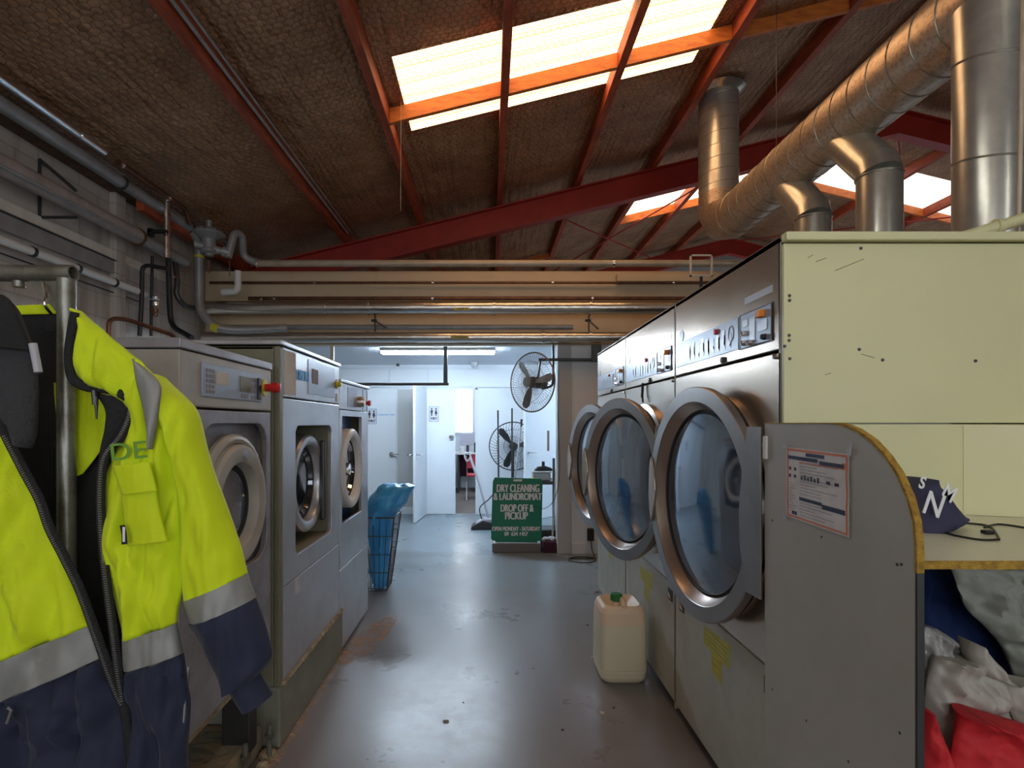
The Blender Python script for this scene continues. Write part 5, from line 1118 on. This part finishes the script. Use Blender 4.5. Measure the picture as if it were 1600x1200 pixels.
MB().tube(smoothpath([at(68, 442, YR-.01), at(72, 462, YR-.02), at(70, 476, YR-.03), at(80, 490, YR)]), .003, 8).build('hook', M['chrome'], e, smooth=True)

# the hi-vis jacket
YJ = 1.02
J = thing('safety_jacket', 'yellow and navy hi-vis jacket with grey reflective bands hanging on the rail', 'jacket', (-.75, YJ, .84))
def cloth(name, m, rows, Y=YJ, **k):
    return patch(rows, Y, **k).build(name, m, J, smooth=True, auto=80, solid=.0025 if k.get('back') is None else 0)
cloth('back_lining', M['fleece'], [(-80, 492, 118, 488), (-80, 600, 165, 600), (-80, 700, 185, 700), (-40, 800, 190, 800), (40, 900, 195, 900), (110, 1000, 200, 1000), (170, 1110, 205, 1110)], YR+.045, bulge=-.01, seed=3)
cloth('back_yoke', M['hivis'], [(20, 478, 100, 474), (20, 492, 105, 490)], YR+.043, bulge=0, wr=.002, sub=4)
cloth('inner_facing', M['hivis'], [(85, 598, 168, 606), (88, 640, 178, 640), (92, 690, 165, 690), (96, 760, 130, 740)], YR+.03, bulge=.004, seed=8)
lf = [(-90, 540, -30, 556, .0), (-90, 600, -12, 600), (-90, 650, 3, 652), (-90, 700, 22, 704), (-90, 750, 48, 752), (-90, 800, 70, 803), (-90, 860, 98, 862), (-90, 920, 124, 917), (-90, 1065, 147, 974)]
cloth('front_panel', M['hivis'], lf, bulge=.035, wr=.032, seed=1, nu=40)
cloth('reflective_band', M['reflect'], [(-90, 1065, 147, 974), (-90, 1098, 155, 1000), (-90, 1130, 163, 1026)], YJ-.003, bulge=.036, wr=.016, seed=1.3, nu=36)
cloth('lower_panel', M['navy'], [(-90, 1130, 163, 1026), (-90, 1160, 178, 1070), (-90, 1200, 196, 1120), (-90, 1260, 206, 1200), (-90, 1330, 210, 1300)], YJ, bulge=.03, wr=.05, seed=2, nu=36)
rf = [(119, 484, 124, 486), (116, 520, 166, 521), (114, 555, 208, 556), (122, 590, 244, 592), (188, 622, 262, 640), (203, 650, 270, 700), (186, 695, 278, 750), (166, 745, 284, 800), (163, 820, 286, 850), (170, 900, 284, 905), (193, 996, 278, 972)]
cloth('front_panel', M['hivis'], rf, bulge=.03, wr=.028, seed=6, nu=40)
cloth('reflective_band', M['reflect'], [(193, 996, 278, 972), (194, 1020, 283, 995), (195, 1046, 288, 1018)], YJ-.003, bulge=.031, wr=.012, seed=6.3, nu=26)
cloth('lower_panel', M['navy'], [(195, 1046, 288, 1018), (200, 1090, 296, 1045), (206, 1150, 297, 1120), (210, 1220, 293, 1210), (214, 1320, 290, 1320)], YJ, bulge=.03, wr=.035, seed=7, nu=26)
cloth('reflective_band', M['reflect'], [(209, 560, 216, 568, .0), (212, 590, 250, 600, -.008), (222, 630, 249, 636, -.012), (231, 670, 243, 676, -.012), (234, 700, 238, 702, -.01)], YJ-.024, bulge=.008, wr=.004, nu=12)
sl = [(232, 582, 246, 594), (250, 620, 284, 620), (262, 660, 306, 645), (272, 700, 320, 700), (281, 740, 332, 740), (286, 800, 352, 790), (288, 870, 375, 855), (287, 938, 386, 896)]
sleeve = cloth('sleeve', M['hivis'], sl, YJ+.02, bulge=.05, wr=.015, seed=11, nu=26, back=.04, fold=.006)
patch([(287, 938, 386, 896), (292, 955, 392, 915), (299, 972, 399, 934)], YJ+.017, bulge=.052, wr=.01, seed=11.2, nu=26, back=.04).build('reflective_cuff_band', M['reflect'], sleeve, smooth=True)
patch([(299, 972, 399, 934), (313, 1003, 411, 968), (328, 1036, 421, 1005), (346, 1066, 423, 1028), (352, 1077, 408, 1050)], YJ+.02, bulge=.05, wr=.02, seed=12, nu=26, back=.04).build('forearm', M['navy'], sleeve, smooth=True)
patch([(358, 1075, 404, 1050), (366, 1092, 414, 1068), (378, 1112, 425, 1086)], YJ+.02, bulge=.03, wr=.004, seed=13, nu=20, back=.03).build('knit_cuff', M['navy'], sleeve, smooth=True)
cloth('collar', M['fleecegrey'], [(-60, 470, 10, 466), (-60, 495, 34, 492), (-60, 520, 52, 545), (-50, 560, 58, 580), (-25, 600, 60, 625), (0, 640, 58, 668), (24, 665, 54, 690), (38, 690, 50, 700)], YJ-.03, bulge=.03, wr=.01, seed=15, nu=24)
cloth('collar_roll', M['fleece'], [(-60, 458, 6, 462), (-60, 475, 22, 478), (-60, 505, 44, 535), (-40, 540, 50, 548)], YJ-.05, bulge=.02, wr=.006, seed=16)
cloth('collar_facing', M['fleece'], [(148, 612, 196, 622), (166, 640, 206, 641), (166, 668, 199, 668), (161, 700, 180, 700), (158, 730, 168, 732)], YJ-.002, bulge=.014, wr=.006, seed=17)
LP = [(-6, 640), (10, 680), (38, 735), (62, 780), (78, 825), (100, 868), (125, 920), (143, 968), (158, 1010), (172, 1050), (186, 1085), (194, 1100)]
RPp = [(118, 488), (112, 520), (108, 556), (113, 590), (135, 604), (168, 608), (195, 618), (206, 634), (202, 656), (188, 684), (168, 708), (160, 735), (158, 790), (162, 860), (170, 930), (178, 990), (186, 1050), (194, 1098), (198, 1130), (206, 1195), (208, 1300)]
def tape(path, wd, Y, name, m, par=J, dy=0):
    P = smoothpath([at(x, y, Y) for x, y in path], 6); vs = []; n_ = len(P)
    for i in range(n_):
        a = Vector(P[max(i-1,0)]); b = Vector(P[min(i+1, n_-1)]); t = (b-a).normalized(); s_ = Vector((t.z, 0, -t.x))
        if s_.length < 1e-4: s_ = Vector((1,0,0))
        s_.normalize()
        for k in (-1, -.4, .4, 1): q = Vector(P[i])+s_*wd*k; vs.append((q.x, q.y+dy-(.004 if abs(k) < .5 else 0), q.z))
    return MB().add(vs, [(i*4+k, i*4+k+1, i*4+k+5, i*4+k+4) for i in range(n_-1) for k in range(3)]).build(name, m, par, smooth=True, solid=.003, auto=70)
def teeth(path, Y, par):
    P = [Vector(p) for p in smoothpath([at(x, y, Y) for x, y in path], 10)]; g = MB(); acc = 0
    for a, b in zip(P, P[1:]):
        L_ = (b-a).length; t = (b-a).normalized(); s_ = Vector((t.z, 0, -t.x)).normalized()
        while acc < L_:
            c = a+t*acc; g.xf = Matrix.Translation(c) @ Matrix(((s_.x, 0, t.x, 0), (0, 1, 0, 0), (s_.z, 0, t.z, 0), (0, 0, 0, 1))); g.box(-.0028, .0028, -.0022, .0012, -.0011, .0011); acc += .0042
        acc -= L_
    g.xf = None; return g.build('zip_teeth', M['zipmetal'], par)
zl = tape(LP, .009, YJ-.018, 'zip_tape', M['fleece']); teeth([(x-3, y+2) for x, y in LP[1:]], YJ-.0245, zl)
zr = tape(RPp, .008, YJ-.018, 'zip_tape', M['fleece']); teeth([(x-2, y) for x, y in RPp[7:18]], YJ-.0245, zr)
MB().tube([at(150, 620, YJ-.02), at(151, 655, YJ-.02)], [.004, .0015], 8).tube([at(147, 610, YJ-.02), at(149, 632, YJ-.02)], .005, 8).build('zip_pull', M['darkmetal'], zr, smooth=True)
pk = cloth('chest_pocket', M['hivis'], [(190, 768, 244, 764), (194, 800, 250, 797), (199, 853, 263, 846)], YJ-.036, bulge=.010, wr=.005, seed=21)
patch([(177, 728, 234, 722), (184, 750, 240, 745), (193, 773, 246, 767)], YJ-.046, bulge=.008, wr=.003, seed=22).build('pocket_flap', M['hivis'], pk, smooth=True, solid=.003)
tg = patch([(187, 821, 195, 820), (190, 836, 198, 835), (190, 851, 199, 850)], YJ-.055, bulge=.0, wr=0, nu=3, sub=3).build('brand_tag', M['black'], pk, solid=.001)
p = at(193.5, 835, YJ-.0565); MB().box(p[0]-.0022, p[0]+.0022, p[1]-.0003, p[1], p[2]-.013, p[2]+.013).build('tag_print', M['signwhite'], tg)
p = at(200, 706, YJ-.036); text('DE', .044, M['tealprint'], J, p, (1,0,.10), (-.10,0,1), sx=1.25, weight=.0002, ext=.0004, name='chest_lettering')
MB().tube([at(51, 537, YJ-.05), at(60, 582, YJ-.05)], .0065, 12).build('white_toggle', M['tub'], J, smooth=True)
patch([(71, 492, 86, 494), (70, 516, 85, 517)], YR-.03, bulge=0, wr=0, nu=4, sub=3).build('neck_label', M['black'], J, solid=.001)
MB().tube([at(11, 1130, YJ-.05), at(18, 1110, YJ-.05), at(12, 1105, YJ-.052)], .003, 8).build('pocket_zip', M['zipmetal'], J, smooth=True)
tape([(296, 1040), (290, 1110), (286, 1180), (284, 1300)], .0011, YJ-.004, 'side_piping', M['reflect'])

# navy drawstring bag on the counter
e = thing('drawstring_bag', 'navy drawstring bag with white letters lying on the counter', 'bag', (1.35, 1.55, 1.188))
YB_ = 1.55
patch([(1432, 748, 1440, 746), (1405, 765, 1462, 762), (1390, 790, 1488, 790), (1385, 806, 1503, 805), (1385, 815, 1509, 812), (1388, 829, 1480, 826)], YB_, bulge=.07, wr=.012, seed=31, back=.06, nu=28).build('bag_body', M['bagnavy'], e, smooth=True, auto=80)
p = at(1459, 790, YB_-.088); text('N', .088, M['signwhite'], e, p, (1,0,-.35), (.35,0,1), sx=.8, weight=.001, ext=.001)
p = at(1482, 772, YB_-.068); text('M', .06, M['signwhite'], e, p, (1,0,-.5), (.5,0,1), sx=.8, weight=.001, ext=.001)
p = at(1441, 755, YB_-.066); text('S', .045, M['signwhite'], e, p, (1,0,-.3), (.3,0,1), sx=.8, weight=.001, ext=.001)
zc = 1.207
def cp(x, y): Y = F*(H-zc)/(y-VY); return ((x-VX)*Y/F, Y, zc)
MB().tube(smoothpath([cp(1470, 828), cp(1490, 836), cp(1530, 843), cp(1556, 843), cp(1560, 840), cp(1545, 822), cp(1505, 817)]), .0028, 8).build('cord', M['black'], e, smooth=True)
MB().tube(smoothpath([cp(1538, 824), cp(1560, 819), cp(1598, 824), cp(1625, 830)]), .0028, 8).build('cord', M['black'], e, smooth=True)
q = cp(1543, 833); MB().box(q[0]-.012, q[0]+.012, q[1]-.01, q[1]+.01, zc-.002, zc+.008).build('cord_lock', M['black'], e, bevel=.003)

# bags under the counter
def bag(name, m, rows, Y, lab, seed, bulge=.05, wr=.02, fold=0, back=.05):
    return tag(patch(rows, Y, bulge=bulge, wr=wr, seed=seed, back=back, nu=30, fold=fold, fr=(9, 6)).build(name, m, smooth=True, auto=70), lab, 'bag', 'bags piled under the counter')
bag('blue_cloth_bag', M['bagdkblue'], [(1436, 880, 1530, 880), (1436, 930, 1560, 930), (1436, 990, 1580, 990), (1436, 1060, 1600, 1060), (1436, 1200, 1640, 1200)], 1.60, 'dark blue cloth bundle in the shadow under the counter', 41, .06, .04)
bag('grey_cloth', M['baggrey'], [(1485, 885, 1680, 885), (1497, 915, 1680, 920), (1510, 950, 1680, 960), (1545, 985, 1690, 1010), (1572, 1020, 1690, 1060), (1590, 1070, 1700, 1100)], 1.44, 'grey-green translucent cloth hanging under the right of the counter', 42, .03, .05, .01)
bag('clear_plastic_bag', M['bagclear'], [(1436, 975, 1470, 985), (1436, 1000, 1500, 1012), (1436, 1030, 1480, 1035), (1436, 1070, 1470, 1070), (1436, 1105, 1480, 1105)], 1.40, 'crumpled clear plastic bag beside the dark post', 43, .03, .05)
o = bag('white_paper_bag', M['bagwhite'], [(1462, 1025, 1530, 1030), (1452, 1050, 1575, 1070), (1446, 1090, 1575, 1100), (1440, 1120, 1580, 1140), (1440, 1200, 1580, 1220)], 1.36, 'crumpled white bag with handwriting under the counter', 44, .05, .035)
p = at(1563, 1095, 1.322); text('UOM', .034, M['ink'], o, p, (.2,0,1), (-1,0,.2), sx=.9, name='handwriting', ext=.0003)
bag('white_plastic_bag', M['bagwhite'], [(1518, 1002, 1530, 1008), (1514, 1025, 1560, 1040), (1530, 1050, 1590, 1070), (1560, 1068, 1680, 1080), (1570, 1100, 1680, 1110), (1585, 1125, 1680, 1140), (1590, 1200, 1680, 1200)], 1.34, 'folded pale bag corner poking up between the cloth and the white bag', 45, .03, .02)
bag('red_cloth_bag', M['bagred'], [(1502, 1117, 1540, 1116), (1494, 1140, 1640, 1145), (1488, 1170, 1680, 1175), (1480, 1230, 1700, 1230), (1470, 1420, 1700, 1420), (1470, 1600, 1700, 1600)], 1.27, 'bright red cloth bag at the bottom right corner', 46, .04, .025, .012)
bag('red_fabric_bag', M['bagred'], [(1437, 1105, 1450, 1108), (1437, 1130, 1470, 1150), (1437, 1160, 1482, 1180), (1437, 1230, 1500, 1230), (1437, 1450, 1500, 1450), (1437, 1600, 1500, 1600)], 1.26, 'smaller red cloth bag folded against the dark post', 47, .03, .015)
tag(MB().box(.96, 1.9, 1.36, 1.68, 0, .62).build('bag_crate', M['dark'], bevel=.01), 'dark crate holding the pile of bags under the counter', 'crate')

# ------------------------------------------------------------------ lights behind the viewer (the shop end of the room)
wf = struct(MB().box(-2.2, 6.0, YF+.01, YF+.03, .9, 3.1).build('window_2', M['daylight']))
g = MB()
for x in (-2.25, .5, 3.25, 5.95): g.box(x, x+.08, YF+.03, YF+.07, .85, 3.15)
g.box(-2.25, 6.03, YF+.03, YF+.07, .85, .92).box(-2.25, 6.03, YF+.03, YF+.07, 3.08, 3.15); g.build('window_frame', M['darkmetal'], wf)
for i, (x, y) in enumerate(((.2, -1.4), (3.0, -.4), (-1.6, -1.0), (.35, 1.1))):  # last one is made up, added out of view to brighten aisle and partition
    e = thing('batten_light', 'fluorescent batten hung over the working end of the room, %s' % ('middle one behind the camera', 'right-hand one', 'left-hand one', 'made-up one above the camera, added to brighten the aisle')[i], 'ceiling light', (x, y, 3.35))
    MB().box(x-.06, x+.06, y-.75, y+.75, 3.31, 3.36).build('housing', M['white'], e); MB().tube([(x, y-.72, 3.29), (x, y+.72, 3.29)], .018, 12).build('tube', M['tubef'], e)
    for dy in (-.6, .6): MB().tube([(x, y+dy, 3.36), (x, y+dy, roofz(x)-.02)], .004, 6).build('chain', M['darkmetal'], e)
